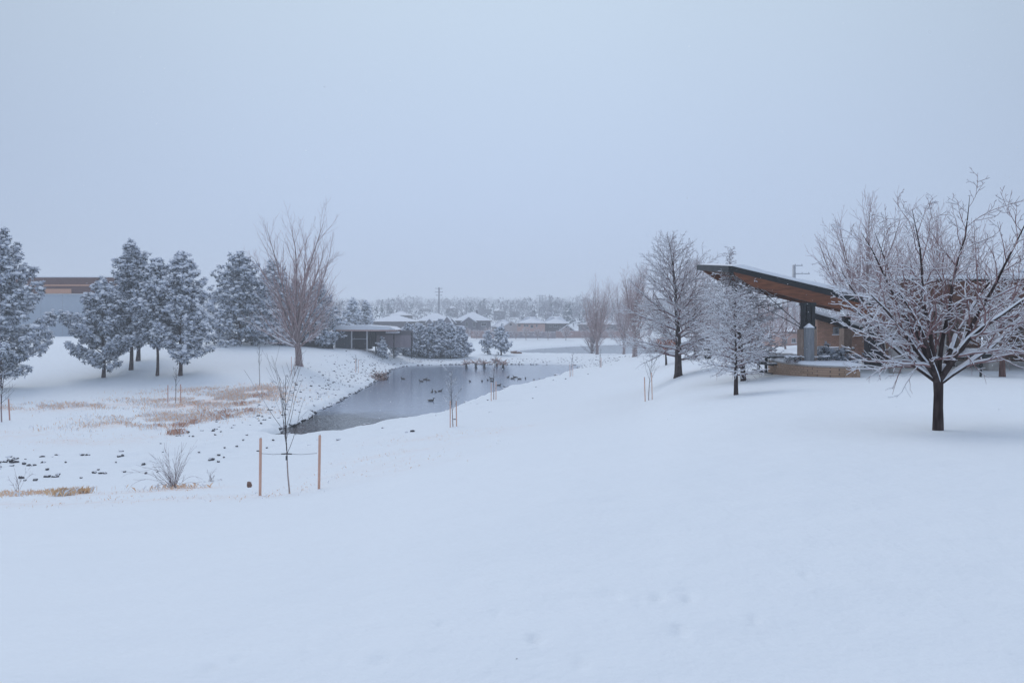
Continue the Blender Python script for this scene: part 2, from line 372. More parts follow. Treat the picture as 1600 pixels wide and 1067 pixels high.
def unproj(px, py, z=WZ):
    d = -z * F / (py - HZ)
    return ((px - 800) / F * d, d)

def densify(P, step, wob, seed):
    rg = np.random.default_rng(seed); out = []
    n = len(P)
    for i in range(n):
        a = np.array(P[i]); b = np.array(P[(i + 1) % n]); L = np.linalg.norm(b - a); k = max(1, int(L / step))
        nrm = np.array([-(b - a)[1], (b - a)[0]]) / max(L, 1e-6)
        for q in range(k):
            t = q / k; out.append(a + (b - a) * t + nrm * rg.normal(0, wob))
    return np.array(out)

POND = densify([unproj(*p) for p in [(424, 681), (436, 671), (462, 662), (500, 640), (545, 619), (572, 605), (590, 594), (602, 583), (612, 577), (632, 572.5), (655, 570.8),
        (700, 569.6), (760, 569.4), (830, 569.4), (880, 569.8), (916, 571.0), (905, 576), (890, 581), (868, 589), (840, 597), (800, 606), (770, 615),
        (745, 624), (715, 636), (700, 643), (672, 650), (640, 656), (605, 662), (575, 669), (545, 675), (520, 679), (495, 683), (470, 685), (445, 685)]], 1.4, 0.16, 3)
LAKE = densify([(( px - 800) / F * d, d) for px, d in [(795, 166), (800, 178), (850, 197), (900, 211), (960, 224), (1010, 232), (1100, 243), (1200, 247), (1215, 200), (1190, 168), (1100, 160), (1000, 158), (930, 158), (860, 161)]], 4, 0.3, 4)

def sdf(x, y, P):
    """signed distance, negative inside"""
    x = np.asarray(x, float); y = np.asarray(y, float)
    shp = x.shape; x = x.ravel(); y = y.ravel()
    best = np.full(len(x), 1e18); inside = np.zeros(len(x), bool)
    for i in range(len(P)):
        ax, ay = P[i]; bx, by = P[(i + 1) % len(P)]
        ex, ey = bx - ax, by - ay
        t = np.clip(((x - ax) * ex + (y - ay) * ey) / (ex * ex + ey * ey + 1e-12), 0, 1)
        best = np.minimum(best, (x - ax - t * ex) ** 2 + (y - ay - t * ey) ** 2)
        c = ((ay > y) != (by > y)) & (x < (bx - ax) * (y - ay) / (by - ay + 1e-12) + ax)
        inside ^= c
    s = np.sqrt(best); s[inside] *= -1
    return s.reshape(shp)

def sstep(a, b, x):
    t = np.clip((x - a) / (b - a), 0, 1); return t * t * (3 - 2 * t)

def sd_near(x, y, P, pad):
    """sdf only near the polygon, large elsewhere"""
    x = np.atleast_1d(np.asarray(x, float)); y = np.atleast_1d(np.asarray(y, float))
    s = np.full(x.shape, 99.0)
    k = (x > P[:, 0].min() - pad) & (x < P[:, 0].max() + pad) & (y > P[:, 1].min() - pad) & (y < P[:, 1].max() + pad)
    if k.any(): s[k] = sdf(x[k], y[k], P)
    return s

def rocky(x, y, s):
    """where stones lie under the snow: banks of the pond and the stream bed"""
    az = 800 + F * x / np.maximum(y, 1e-3)
    m = sstep(9, 1.5, s)
    st = sstep(5.5, 1.5, np.abs(y - (33.5 + 0.55 * np.maximum(x + 21, 0) * 1.6 + 1.5 * np.sin(x * 0.25)))) * sstep(-3, -8, x) * (y > 20)
    return np.clip(np.maximum(m * 0.8, st), 0, 1)

DENTS = []      # half filled footprints and settled hollows in the near snow
for _u, _v in [(952, 913), (965, 916), (1000, 930), (1026, 919), (1030, 922), (1072, 908), (1080, 916), (1075, 925), (778, 938), (835, 992), (845, 996), (1068, 984), (1058, 981), (908, 1034), (592, 1021), (600, 1019), (160, 950), (155, 935), (328, 1035), (540, 1022), (1180, 960), (1260, 890), (690, 955), (480, 988), (390, 990), (370, 1015)]:
    _q = 1.74 * F / (_v - HZ); DENTS.append(((_u - 800) / F * _q, _q, .035 + .03 * ((_u * 7) % 5) / 5, .022 + .018 * ((_u * 3) % 7) / 7))
def height(x, y, fine=True):
    x = np.atleast_1d(np.asarray(x, float)); y = np.atleast_1d(np.asarray(y, float))
    h = base_h(x, y)
    s = sd_near(x, y, POND, 14); s2 = sd_near(x, y, LAKE, 30)
    r = np.hypot(x, y)
    if fine:
        h = h + 0.10 * fbm(x, y, 7.0, 3) * sstep(4, 14, r) + (0.030 * fbm(x, y, 0.9, 3) + 0.012 * fbm(x * .35, y, 0.35, 2)) * sstep(60, 20, r)
        for (dx_, dy_, dr_, dz_) in DENTS:
            k_ = (np.abs(x - dx_) < 4 * dr_) & (np.abs(y - dy_) < 4 * dr_)
            if k_.any(): h[k_] -= dz_ * np.exp(-((x[k_] - dx_) ** 2 + (y[k_] - dy_) ** 2) / dr_ ** 2)
        rk = rocky(x, y, s)
        h = h + rk * (0.20 * fbm(x + 50, y, 1.1, 2) + 0.10 * np.maximum(fbm(x, y + 31, 0.45, 1), 0))
        h = h + 2.5 * fbm(x, y, 120.0, 3) * sstep(300, 600, r)
    for sd, w in ((s, 7.0), (s2, 12.0)):
        lip = WZ + 0.08 + 0.22 * sstep(0.0, 0.5, sd) + 0.06 * sd
        if fine: lip = lip + 0.12 * fbm(x, y, 1.0, 2)
        t = sstep(0.3, w, sd)
        out = lip * (1 - t) + np.maximum(h, WZ + 0.2) * t
        inn = WZ - 0.04 - np.minimum(1.4, 0.5 * np.abs(sd))
        h = np.where(sd < 0, inn, np.where(sd < w + 0.1, out, h))
    # nothing else may dip under the water sheet level close to it
    return h + EYE

def H1(x, y): return float(height(np.array([x]), np.array([y]), True)[0])
def at(px, d, dz=0.0):
    x = (px - 800) / F * d
    return (x, d, H1(x, d) + dz)
def zpx(py, d): return EYE - (py - HZ) / F * d      # world height seen at photo row py and depth d
def row(px, d):
    return HZ - (H1((px - 800) / F * d, d) - EYE) * F / d

def build_terrain():
    amax = math.radians(37)
    a1 = np.linspace(-amax, amax, 560)
    a2 = np.linspace(amax, 2 * math.pi - amax, 62)[1:-1]
    A = np.concatenate([a1, a2])
    R = np.concatenate([np.geomspace(0.4, 22, 260)[:-1], np.geomspace(22, 145, 420)[:-1], np.geomspace(145, 2000, 130)])
    AA, RR = np.meshgrid(A, R)
    X = RR * np.sin(AA); Y = RR * np.cos(AA)
    Z = height(X.ravel(), Y.ravel())
    na, nr = len(A), len(R)
    V = np.column_stack([X.ravel(), Y.ravel(), Z])
    V = np.vstack([V, [[0, 0, EYE - 1.7]]])
    i, j = np.meshgrid(np.arange(nr - 1), np.arange(na), indexing='ij')
    j2 = (j + 1) % na
    Q = np.stack([i * na + j, (i + 1) * na + j, (i + 1) * na + j2, i * na + j2], axis=2).reshape(-1, 4)[:, ::-1]
    c = nr * na
    jj = np.arange(na); T3 = np.stack([np.full(na, c), jj, (jj + 1) % na], axis=1)[:, ::-1]
    me = np_mesh('ground', V, [Q, T3], M['ground'], None, True)
    # straw mask: where dead grass shows through the snow
    x, y = V[:, 0], V[:, 1]
    px = 800 + F * x / np.maximum(y, 0.1); py = HZ - (V[:, 2] - EYE) * F / np.maximum(y, 0.1)
    g = straw_mask(x, y)
    at_ = me.attributes.new('straw', 'FLOAT', 'POINT'); at_.data.foreach_set('value', g.astype(np.float32))
    o = link('ground', me); tag(o, kind='structure')
    return o

def blob(x, y, cx, cy, rx, ry, rot=0.0):
    ca, sa = math.cos(rot), math.sin(rot)
    u = ((x - cx) * ca + (y - cy) * sa) / rx; v = (-(x - cx) * sa + (y - cy) * ca) / ry
    return np.exp(-(u * u + v * v))

STRAW = []   # (px, py-guess depth, rx, ry, weight) filled below
def straw_mask(x, y):
    g = np.zeros_like(x)
    for (px, d, rx, ry, w) in STRAW:
        g = np.maximum(g, w * blob(x, y, (px - 800) / F * d, d, rx, ry))
    return g * np.clip(0.55 + 1.6 * fbm(x, y, 2.2, 3), 0, 1.2) * (y > 5)
STRAW += [(365, 66, 4.6, 6.0, 1.0), (330, 64, 4.0, 4.5, .8), (400, 69, 3.0, 3.5, .9), (345, 56, 3.0, 3.4, 1.0), (250, 57, 4.5, 2.6, .6), (240, 66, 4, 2.2, .5), (60, 62, 6, 2.4, .5), (140, 63, 6, 2.2, .45), (310, 71, 5, 2, .5),
          (215, 52, 4.5, 3.5, .5), (285, 55, 3.2, 3.0, .55), (150, 45, 5.0, 3.0, .25), (60, 47, 6.0, 3.0, .22), (250, 25.5, 1.6, 1.3, .5), (290, 26.5, 1.3, 1.2, .45),
          (60, 25, 1.3, .8, .6), (110, 24.5, 1.2, .5, .6), (5, 25, 1.3, .6, .6), (700, 38, 4, 3, .22), (610, 30, 3, 3, .2), (560, 24, 3, 3, .18), (150, 21, 5, 1.6, .25), (350, 21, 4, 1.5, .15)]

def ground_mat():
    m = bpy.data.materials.new('snow_covered_ground'); m.use_nodes = True
    N, L = m.node_tree.nodes, m.node_tree.links
    b = N['Principled BSDF']; b.inputs['Roughness'].default_value = 0.7; b.inputs['Specular IOR Level'].default_value = 0.2
    tc = N.new('ShaderNodeTexCoord')
    def noise(sc, det=3.0):
        n = N.new('ShaderNodeTexNoise'); n.inputs['Scale'].default_value = sc; n.inputs['Detail'].default_value = det
        L.new(tc.outputs['Object'], n.inputs['Vector']); return n
    n0 = noise(0.35, 4)
    mx = N.new('ShaderNodeMix'); mx.data_type = 'RGBA'
    mx.inputs[6].default_value = (0.83, 0.88, 0.92, 1); mx.inputs[7].default_value = (0.865, 0.91, 0.945, 1)
    L.new(n0.outputs[0], mx.inputs[0])
    at_ = N.new('ShaderNodeAttribute'); at_.attribute_name = 'straw'
    n1 = noise(3.5, 5)
    mr = N.new('ShaderNodeMapRange'); mr.inputs['From Min'].default_value = 0.36; mr.inputs['From Max'].default_value = 0.70
    L.new(n1.outputs[0], mr.inputs['Value'])
    mu = N.new('ShaderNodeMath'); mu.operation = 'MULTIPLY'
    L.new(at_.outputs['Fac'], mu.inputs[0]); L.new(mr.outputs[0], mu.inputs[1])
    m2 = N.new('ShaderNodeMath'); m2.operation = 'MULTIPLY'; m2.inputs[1].default_value = 1.7; m2.use_clamp = True
    L.new(mu.outputs[0], m2.inputs[0])
    mx2 = N.new('ShaderNodeMix'); mx2.data_type = 'RGBA'; mx2.inputs[7].default_value = (0.80, 0.62, 0.54, 1)
    L.new(m2.outputs[0], mx2.inputs[0]); L.new(mx.outputs[2], mx2.inputs[6])
    L.new(mx2.outputs[2], b.inputs['Base Color'])
    # soft wind and settling texture
    nA = noise(2.2, 5); nB = noise(16, 3)
    b1 = N.new('ShaderNodeBump'); b1.inputs['Distance'].default_value = 0.06; b1.inputs['Strength'].default_value = 0.8
    b2 = N.new('ShaderNodeBump'); b2.inputs['Distance'].default_value = 0.009; b2.inputs['Strength'].default_value = 0.8
    L.new(nA.outputs[0], b1.inputs['Height']); L.new(nB.outputs[0], b2.inputs['Height'])
    L.new(b1.outputs[0], b2.inputs['Normal']); L.new(b2.outputs[0], b.inputs['Normal'])
    return m
M['ground'] = ground_mat()
ground = build_terrain()

def water_mat(name, ripple, base, rough, spec):
    m = bpy.data.materials.new(name); m.use_nodes = True
    N, L = m.node_tree.nodes, m.node_tree.links
    b = N['Principled BSDF']; b.inputs['Base Color'].default_value = (*base, 1)
    b.inputs['Specular IOR Level'].default_value = spec
    tc = N.new('ShaderNodeTexCoord'); ge = N.new('ShaderNodeNewGeometry')
    mp = N.new('ShaderNodeMapping'); mp.inputs['Scale'].default_value = (1, 0.45, 1)
    L.new(ge.outputs['Position'], mp.inputs[0])
    n = N.new('ShaderNodeTexNoise'); n.inputs['Scale'].default_value = 3.2; n.inputs['Detail'].default_value = 4
    L.new(mp.outputs[0], n.inputs['Vector'])
    # open rippled water near the inlet end, thin slushy ice film elsewhere
    vm = N.new('ShaderNodeVectorMath'); vm.operation = 'DISTANCE'; vm.inputs[1].default_value = ripple
    L.new(ge.outputs['Position'], vm.inputs[0])
    n2 = N.new('ShaderNodeTexNoise'); n2.inputs['Scale'].default_value = 0.35; n2.inputs['Detail'].default_value = 5
    L.new(ge.outputs['Position'], n2.inputs['Vector'])
    ma = N.new('ShaderNodeMath'); ma.operation = 'MULTIPLY_ADD'; ma.inputs[1].default_value = 7.0
    L.new(n2.outputs[0], ma.inputs[0]); L.new(vm.outputs['Value'], ma.inputs[2])
    mr = N.new('ShaderNodeMapRange'); mr.inputs['From Min'].default_value = 10.5; mr.inputs['From Max'].default_value = 14.5
    mr.inputs['To Min'].default_value = 1.0; mr.inputs['To Max'].default_value = 0.0
    L.new(ma.outputs[0], mr.inputs['Value'])
    bs = N.new('ShaderNodeMapRange'); bs.inputs['To Min'].default_value = 0.006; bs.inputs['To Max'].default_value = 0.06
    L.new(mr.outputs[0], bs.inputs['Value'])
    bp = N.new('ShaderNodeBump'); bp.inputs['Strength'].default_value = 1.0
    L.new(bs.outputs[0], bp.inputs['Distance']); L.new(n.outputs[0], bp.inputs['Height']); L.new(bp.outputs[0], b.inputs['Normal'])
    rr = N.new('ShaderNodeMapRange'); rr.inputs['To Min'].default_value = rough; rr.inputs['To Max'].default_value = 0.06
    L.new(mr.outputs[0], rr.inputs['Value']); L.new(rr.outputs[0], b.inputs['Roughness'])
    mc = N.new('ShaderNodeMix'); mc.data_type = 'RGBA'; mc.inputs[6].default_value = (*base, 1); mc.inputs[7].default_value = (0.02, 0.022, 0.024, 1)
    L.new(mr.outputs[0], mc.inputs[0]); L.new(mc.outputs[2], b.inputs['Base Color'])
    return m
M['pond'] = water_mat('pond_water', (-14.5, 51, EYE + WZ), (0.25, 0.30, 0.395), 0.16, 0.35)
M['lake'] = water_mat('lake_ice', (0, -500, 0), (0.22, 0.26, 0.32), 0.25, 0.4)

def water_sheet(name, P, m, grow):
    c = P.mean(axis=0)
    # wide sheet, its rim lies under the banks
    me = bpy.data.meshes.new(name)
    n = len(P); d = np.roll(P, -1, 0) - np.roll(P, 1, 0); nr = np.column_stack([d[:, 1], -d[:, 0]]); nr /= np.linalg.norm(nr, axis=1, keepdims=True)
    area = 0.5 * np.sum(P[:, 0] * np.roll(P[:, 1], -1) - np.roll(P[:, 0], -1) * P[:, 1])
    if area < 0: nr = -nr
    Q = P + nr * grow
    vs = [(x, y, EYE + WZ) for x, y in Q]
    me.from_pydata(vs, [], [tuple(range(n)) if area > 0 else tuple(range(n - 1, -1, -1))])
    me.materials.append(m); me.update()
    return tag(link(name, me), kind='structure')
water_sheet('pond_water', POND, M['pond'], 0.12)
water_sheet('lake_water', LAKE, M['lake'], 0.3)

# ------------------------------------------------------------------ buildings
def snow_slab(mb, x0, x1, y0, y1, z, h, mi=0):
    mb.box(((x0 + x1) / 2, (y0 + y1) / 2, z + h / 2), (x1 - x0, y1 - y0, h), 0, mi, 1.0, min(0.08, h * .4))

def window(parent, x, z, w, h, y, frame_m, panes=2, label=None):
    """window in a wall facing -Y: frame, its pane and sill as sub-parts"""
    f = MB(); t = max(0.06, w * .06)
    f.box((x - w / 2, y - .02, z), (t, .10, h + t)).box((x + w / 2, y - .02, z), (t, .10, h + t))
    f.box((x, y - .02, z + h / 2), (w - t, .10, t)).box((x, y - .02, z - h / 2), (w - t, .10, t))
    for k in range(1, panes): f.box((x - w / 2 + w * k / panes, y - .015, z), (t * .7, .07, h - t))
    fo = f.build('window', frame_m, parent)
    MB().box((x, y + .01, z), (w - t, .03, h - t)).build('pane', M['glass'], fo)
    MB().box((x, y - .09, z - h / 2 - t * .9), (w + .2, .16, .06)).build('sill', M['snow'], fo)
    return fo

def hip_roof(mb, x0, x1, y0, y1, z0, z1, inset, mi_top, mi_under, th=0.22):
    """hip roof; ridge runs along X; slab thickness th"""
    ym = (y0 + y1) / 2; rx0, rx1 = x0 + inset, x1 - inset
    vs = [(x0, y0, z0), (x1, y0, z0), (x1, y1, z0), (x0, y1, z0), (rx0, ym, z1), (rx1, ym, z1)]
    up = [(a, b, c + th) for a, b, c in vs]
    mb.add(up, [(0, 1, 5, 4), (1, 2, 5), (2, 3, 4, 5), (3, 0, 4)], mi_top)
    lo = [(a, b, c) for a, b, c in vs[:4]]
    mb.add(lo, [(3, 2, 1, 0)], mi_under)
    mb.add(lo + up[:4], [(0, 1, 5, 4), (1, 2, 6, 5), (2, 3, 7, 6), (3, 0, 4, 7)], mi_under)

def gable(parent, x0, x1, zb, ze, zp, y0, y1, wall_m, name='gable'):
    """front gable bay: wall, and its own little snowy roof"""
    xm = (x0 + x1) / 2
    w = MB().prism([(x0, zb), (x1, zb), (x1, ze), (xm, zp), (x0, ze)], y0, y1).build(name, wall_m, parent)
    r = MB(); o = .35; s_ = (zp - ze) / (xm - x0)
    for sg in (-1, 1):
        xe = xm + sg * (xm - x0 + o); zl = ze - o * s_
        pl = [(xe, zl), (xm, zp), (xm, zp + .3), (xe, zl + .3)]
        if sg < 0: pl = pl[::-1]
        r.prism(pl[::-1], y0 - o, y1 + 1.5)
    r.build('snow_layer', M['snow'], w)
    return w

def house(px0, px1, d, pe, pt, wall_m, label, depth=9.0, base_drop=1.0, wins=(), inset=None, gables=(), group=None, chim=None, pb=None, name='house'):
    """pe / pt: photo rows of eave and ridge; walls reach the ground"""
    s = d / F
    x0, x1 = (px0 - 800) * s, (px1 - 800) * s; xm = (x0 + x1) / 2
    g = H1(xm, d) - base_drop
    ze, zt = zpx(pe, d) - g, zpx(pt - .9, d) - g
    root = empty(name, (xm, d, g), 0, label, 'house', group)
    hw = (x1 - x0) / 2
    MB().box((0, depth / 2, ze / 2), (hw * 2 - 1.0, depth, ze)).build('wall', wall_m, root)
    r = MB(); ins = inset if inset is not None else min(hw * .8, depth * .45)
    hip_roof(r, -hw, hw, -.5, depth + .5, ze, zt - .2, ins, 0, 1)
    ro = r.build('roof', [M['snow'], M['eave']], root)
    if chim is not None:
        cx = (chim - 800) * s - xm
        MB().box((cx, depth * .55, zt + .1), (.7, .7, 1.4)).box((cx, depth * .55, zt + .9), (.8, .8, .22), 0, 1).build('chimney', [M['house_brown'], M['snow']], ro)
    for gx0, gx1, gpe, gpt in gables:
        gable(root, (gx0 - 800) * s - xm, (gx1 - 800) * s - xm, 0, zpx(gpe, d) - g, zpx(gpt, d) - g, -1.1, 2.5, wall_m)
    for wx, wy, ww, wh, yy in wins:
        window(root, (wx - 800) * s - xm, zpx(wy, d) - g, ww * s, wh * s, yy, M['trim'])
    return root

hg = 'houses beyond the far fence'
house(707, 768, 262, 502, 488.5, M['house_brown'], 'dark brown two storey house with twin windowed front gable beyond the pond', gables=[(722, 744, 503, 495.5), (700, 712, 504, 498)],
      wins=[(729.5, 506.5, 3.5, 7, -1.12), (741, 506.5, 3.5, 7, -1.12), (756, 507, 7, 5, -.02)], chim=744, inset=6.0, group=hg)
house(650, 706, 258, 502.5, 490, M['house_brown'], 'brown two storey house with small front dormer, left of the twin windowed house', gables=[(667, 676, 503, 498.5), (692, 706, 503.5, 495)],
      wins=[(656, 507, 4, 5, -.02), (663, 507, 3, 5, -.02), (683, 507, 4, 5, -.02), (699, 508, 4, 5, -1.12)], inset=5.0, group=hg)
house(578, 650, 235, 503.5, 491.5, M['house_grey'], 'long low grey house under broad snow roof behind the flat roofed shelter', wins=[(634, 509, 3, 6, -.02), (639, 509, 3, 6, -.02), (645, 509, 3, 6, -.02)], inset=7, group=hg)
house(606, 642, 300, 493.5, 486.5, M['house_grey'], 'small grey house whose snowy roof shows above the long low house', wins=[(633, 495, 5, 2.2, -.02)], inset=5, group=hg)
house(766, 806, 268, 512, 500.5, M['house_pale'], 'pale house with low sprawling snow roof left of the pink house', gables=[(786, 812, 511, 502)], wins=[(798, 507, 3, 4, -1.12)], group=hg, inset=5)
house(806, 854, 256, 506, 496, M['house_pink'], 'pink stucco two storey house with row of small windows', wins=[(811.5, 508.7, 3.5, 3, -.02), (820, 508.7, 3, 3, -.02), (824, 508.7, 3, 3, -.02), (831, 510, 4, 4.5, -.02), (838.5, 509, 2, 3.5, -.02)], inset=6, group=hg)
house(848, 890, 264, 506.5, 495, M['house_grey'], 'grey blue two storey house with lower gable, right of the pink house', gables=[(874, 898, 517, 508.5)], wins=[(860, 509, 3, 3, -.02), (868, 509, 6, 3.5, -.02), (881, 509, 3, 3, -.02)], inset=6, group=hg)
house(905, 975, 275, 508, 499, M['house_grey'], 'dark grey house seen through the two bare trees across the lake', wins=[(918, 513, 4, 4, -.02), (935, 513, 4, 4, -.02), (955, 513, 6, 4, -.02)], inset=9, group=hg)
house(1214, 1262, 92, 521, 507, M['house_pink'], 'pink walled house with snowy roof behind the picnic tables and thicket', wins=[(1226, 532, 6, 6, -.02), (1240, 532, 6, 6, -.02)], inset=1.4, depth=7, pb=550)
far = [(696, 716, 480, 482.5, 478.5), (752, 768, 520, 484, 480.5), (770, 790, 430, 486.5, 482.5), (795, 812, 480, 486.5, 483), (852, 866, 420, 491.5, 487.5), (858, 880, 560, 486.0, 482.5),
       (560, 580, 470, 490, 485.5), (655, 672, 560, 483, 480), (910, 926, 540, 486, 482.5), (515, 535, 330, 497, 490)]
far_lab = ['small hillside house above the brown two storey house', 'far hillside house right above the twin windowed house', 'far hillside house above the gap before the pink house',
           'small hillside house straight above the pink house roof', 'far house just above the ridge of the grey blue house', 'highest far house between the lattice pylon and bare tree',
           'far house whose roof shows behind the two round evergreens', 'faint hillside house left of the wooden power pole', 'faint hillside house behind the upright bare trees', 'house roof between the big spruce and round evergreens']
for (a, b, d, pe, pt), lb in zip(far, far_lab):
    house(a, b, d, pe, pt, M['house_brown'], lb, wins=[((a + b) / 2 - 4, pe + 2.0, 3, 1.6, -.02), ((a + b) / 2 + 4, pe + 2.0, 3, 1.6, -.02)], group='far houses on the hillside', base_drop=2.5)

# fences along the far lawn
def fence(px0, px1, d, h, m, label, seg=2.4, posts=True):
    s = d / F; x0, x1 = (px0 - 800) * s, (px1 - 800) * s
    n = max(2, int((x1 - x0) / seg)); xs = np.linspace(x0, x1, n + 1)
    g0 = H1((x0 + x1) / 2, d)
    root = empty('fence', ((x0 + x1) / 2, d, g0), 0, label, 'fence')
    xm = (x0 + x1) / 2; rg = random.Random(int(px0))
    p = MB(); sn = MB()
    for a, b in zip(xs[:-1], xs[1:]):
        z = H1((a + b) / 2, d) - g0
        p.box(((a + b) / 2 - xm, 0, z + h / 2 - .2), (b - a - .16, .05, h + .2))
        p.box(((a + b) / 2 - xm, -.045, z + h * .8), (b - a - .16, .04, .1)).box(((a + b) / 2 - xm, -.045, z + h * .25), (b - a - .16, .04, .1))
        sn.box(((a + b) / 2 - xm, 0, z + h - .05), (b - a - .14, .12, .09), 0, 0, 1, .03)
    p.build('panel', m, root)
    for a in xs:
        z = H1(a, d) - g0
        MB().box((a - xm, 0, z + h / 2 - .1), (.16, .16, h + .5)).build('post', m, root)
    sn.build('snow_layer', M['snow'], root)
fence(736, 770, 250, 2.4, M['fence_red'], 'reddish board fence left of the small lakeside pine, below the brown house')
fence(771, 868, 251, 2.0, M['fence_grey'], 'weathered grey board fence below the pink house')
fence(869, 1000, 253, 2.3, M['fence_red'], 'long pinkish board fence across the lake behind the bare trees')

# dark board fence behind the cottonwood
fence(384, 520, 117, 2.3, M['dark_wall'], 'dark stained board fence behind the tall bare cottonwood')

# flat roofed shelter, left of the pond
def shelter():
    d = 121; s = d / F
    g = H1((575 - 800) * s, d)
    X = lambda px: (px - 575) * s
    Z = lambda py: zpx(py, d) - g
    root = empty('flat_roofed_shelter', ((575 - 800) * s, d, g), 0, 'low flat roofed shelter with dark walls and thick snow on top, beside the pond', 'shelter')
    MB().box(((X(524) + X(549)) / 2, 2.5, Z(528)), (X(549) - X(524), 4.6, Z(515) - Z(548))).build('wall', M['shed_wall'], root)
    MB().box(((X(549) + X(574)) / 2, 3.6, Z(530)), (X(574) - X(549), 2.2, Z(517) - Z(550)), 0, 0).build('recess', M['dark_wall'], root)
    MB().box(((X(549) + X(573)) / 2, .1, Z(529.5)), (X(573) - X(549), .08, .10)).build('rail', M['galv'], root)
    for px in (523.5, 549.5, 573.5):
        MB().box((X(px), .05, (Z(516) - 1) / 2), (.17, .17, Z(516) + 1)).build('post', M['trim'], root)
    r = MB().box(((X(521) + X(618)) / 2, 2.6, Z(516)), (X(618) - X(521), 6.6, .24))
    ro = r.build('roof', M['house_pink'], root)
    sn = MB(); x0, x1 = X(520.5), X(620)
    sn.prism([(x0, Z(514.9)), (x1, Z(515.3)), (x1 - .9, Z(510.5)), (x0 + 5, Z(508.0)), (x0 + .5, Z(508.6))], -.8, 6.1)
    sn.build('snow_layer', M['snow'], ro)
    MB().box(((X(574.5) + X(640)) / 2, 4.2, Z(530)), (X(640) - X(574.5), .3, Z(523) - Z(549))).build('back_wall', M['house_grey'], root)
    MB().box(((X(582) + X(640)) / 2, 3.3, Z(534)), (X(640) - X(584), .12, 1.9)).build('screen', M['fence_grey'], root)
    for px in (583, 612, 640): MB().box((X(px), 2.3, (Z(520) - 1) / 2), (.14, .14, Z(520) + 1)).build('post', M['metal_dark'], root)
    c = MB().box(((X(600) + X(619)) / 2, 2.8, Z(521.5)), (X(619) - X(600), 1.8, .12)).build('canopy', M['house_grey'], root)
    MB().box(((X(600) + X(619)) / 2, 2.8, Z(519.6)), (X(619) - X(600) + .1, 1.9, .24), 0, 0, 1, .08).build('snow_layer', M['snow'], c)
shelter()

# big precast building on the left
def big_building():
    d = 150; s = d / F; g = H1((110 - 800) * s, d) - 1
    X = lambda px: (px - 110) * s
    Z = lambda py: zpx(py, d) - g
    root = empty('commercial_building', ((110 - 800) * s, d, g), 0, 'large grey flat walled building with dark brown and tan brick bands along its top', 'building')
    xa, xb = X(-170), X(196)
    MB().box(((xa + xb) / 2, 15, Z(459) / 2), (xb - xa, 30, Z(459))).build('wall', M['big_wall'], root)
    j = MB()
    for px in range(-140, 190, 34): j.box((X(px), -.015, Z(459) / 2), (.05, .03, Z(459) - .1))
    j.build('panel_joint', M['galv'], root)
    MB().box(((xa + xb) / 2, 15, (Z(459) + Z(447)) / 2), (xb - xa + .3, 30.3, Z(447) - Z(459))).build('parapet', M['band_brown'], root)
    MB().box(((xa + xb) / 2, 15, Z(445.9)), (xb - xa + .5, 30.5, .28)).build('band', M['band_tan'], root)
    MB().box(((xa + xb) / 2, 15, (Z(444.7) + Z(433.5)) / 2), (xb - xa + .3, 30.3, Z(433.5) - Z(444.7))).build('parapet', M['band_brown'], root)
    MB().box(((X(67) + X(113)) / 2, -.25, Z(455)), (X(113) - X(67), .3, Z(451.5) - Z(458.5))).build('sign_panel', M['band_tan'], root)
    MB().box(((xa + xb) / 2, 15, Z(432.8)), (xb - xa + .6, 30.6, .22), 0, 0, 1, .05).build('snow_layer', M['snow'], root)
    MB().box(((xa + xb) / 2, -.12, Z(459.6)), (xb - xa, .3, .18)).build('ledge', M['trim'], root)
    for k, px in enumerate((-60, -30, 0)):
        window(root, X(px), Z(510), 2.6, 2.2, -.02, M['galv'], 3)
big_building()

# ------------------------------------------------------------------ picnic pavilion
PD = 34.0
def PX(px, d=PD): return (px - 800) * d / F
def PZ(py, d=PD): return zpx(py, d)
gP = H1(PX(1250), PD)

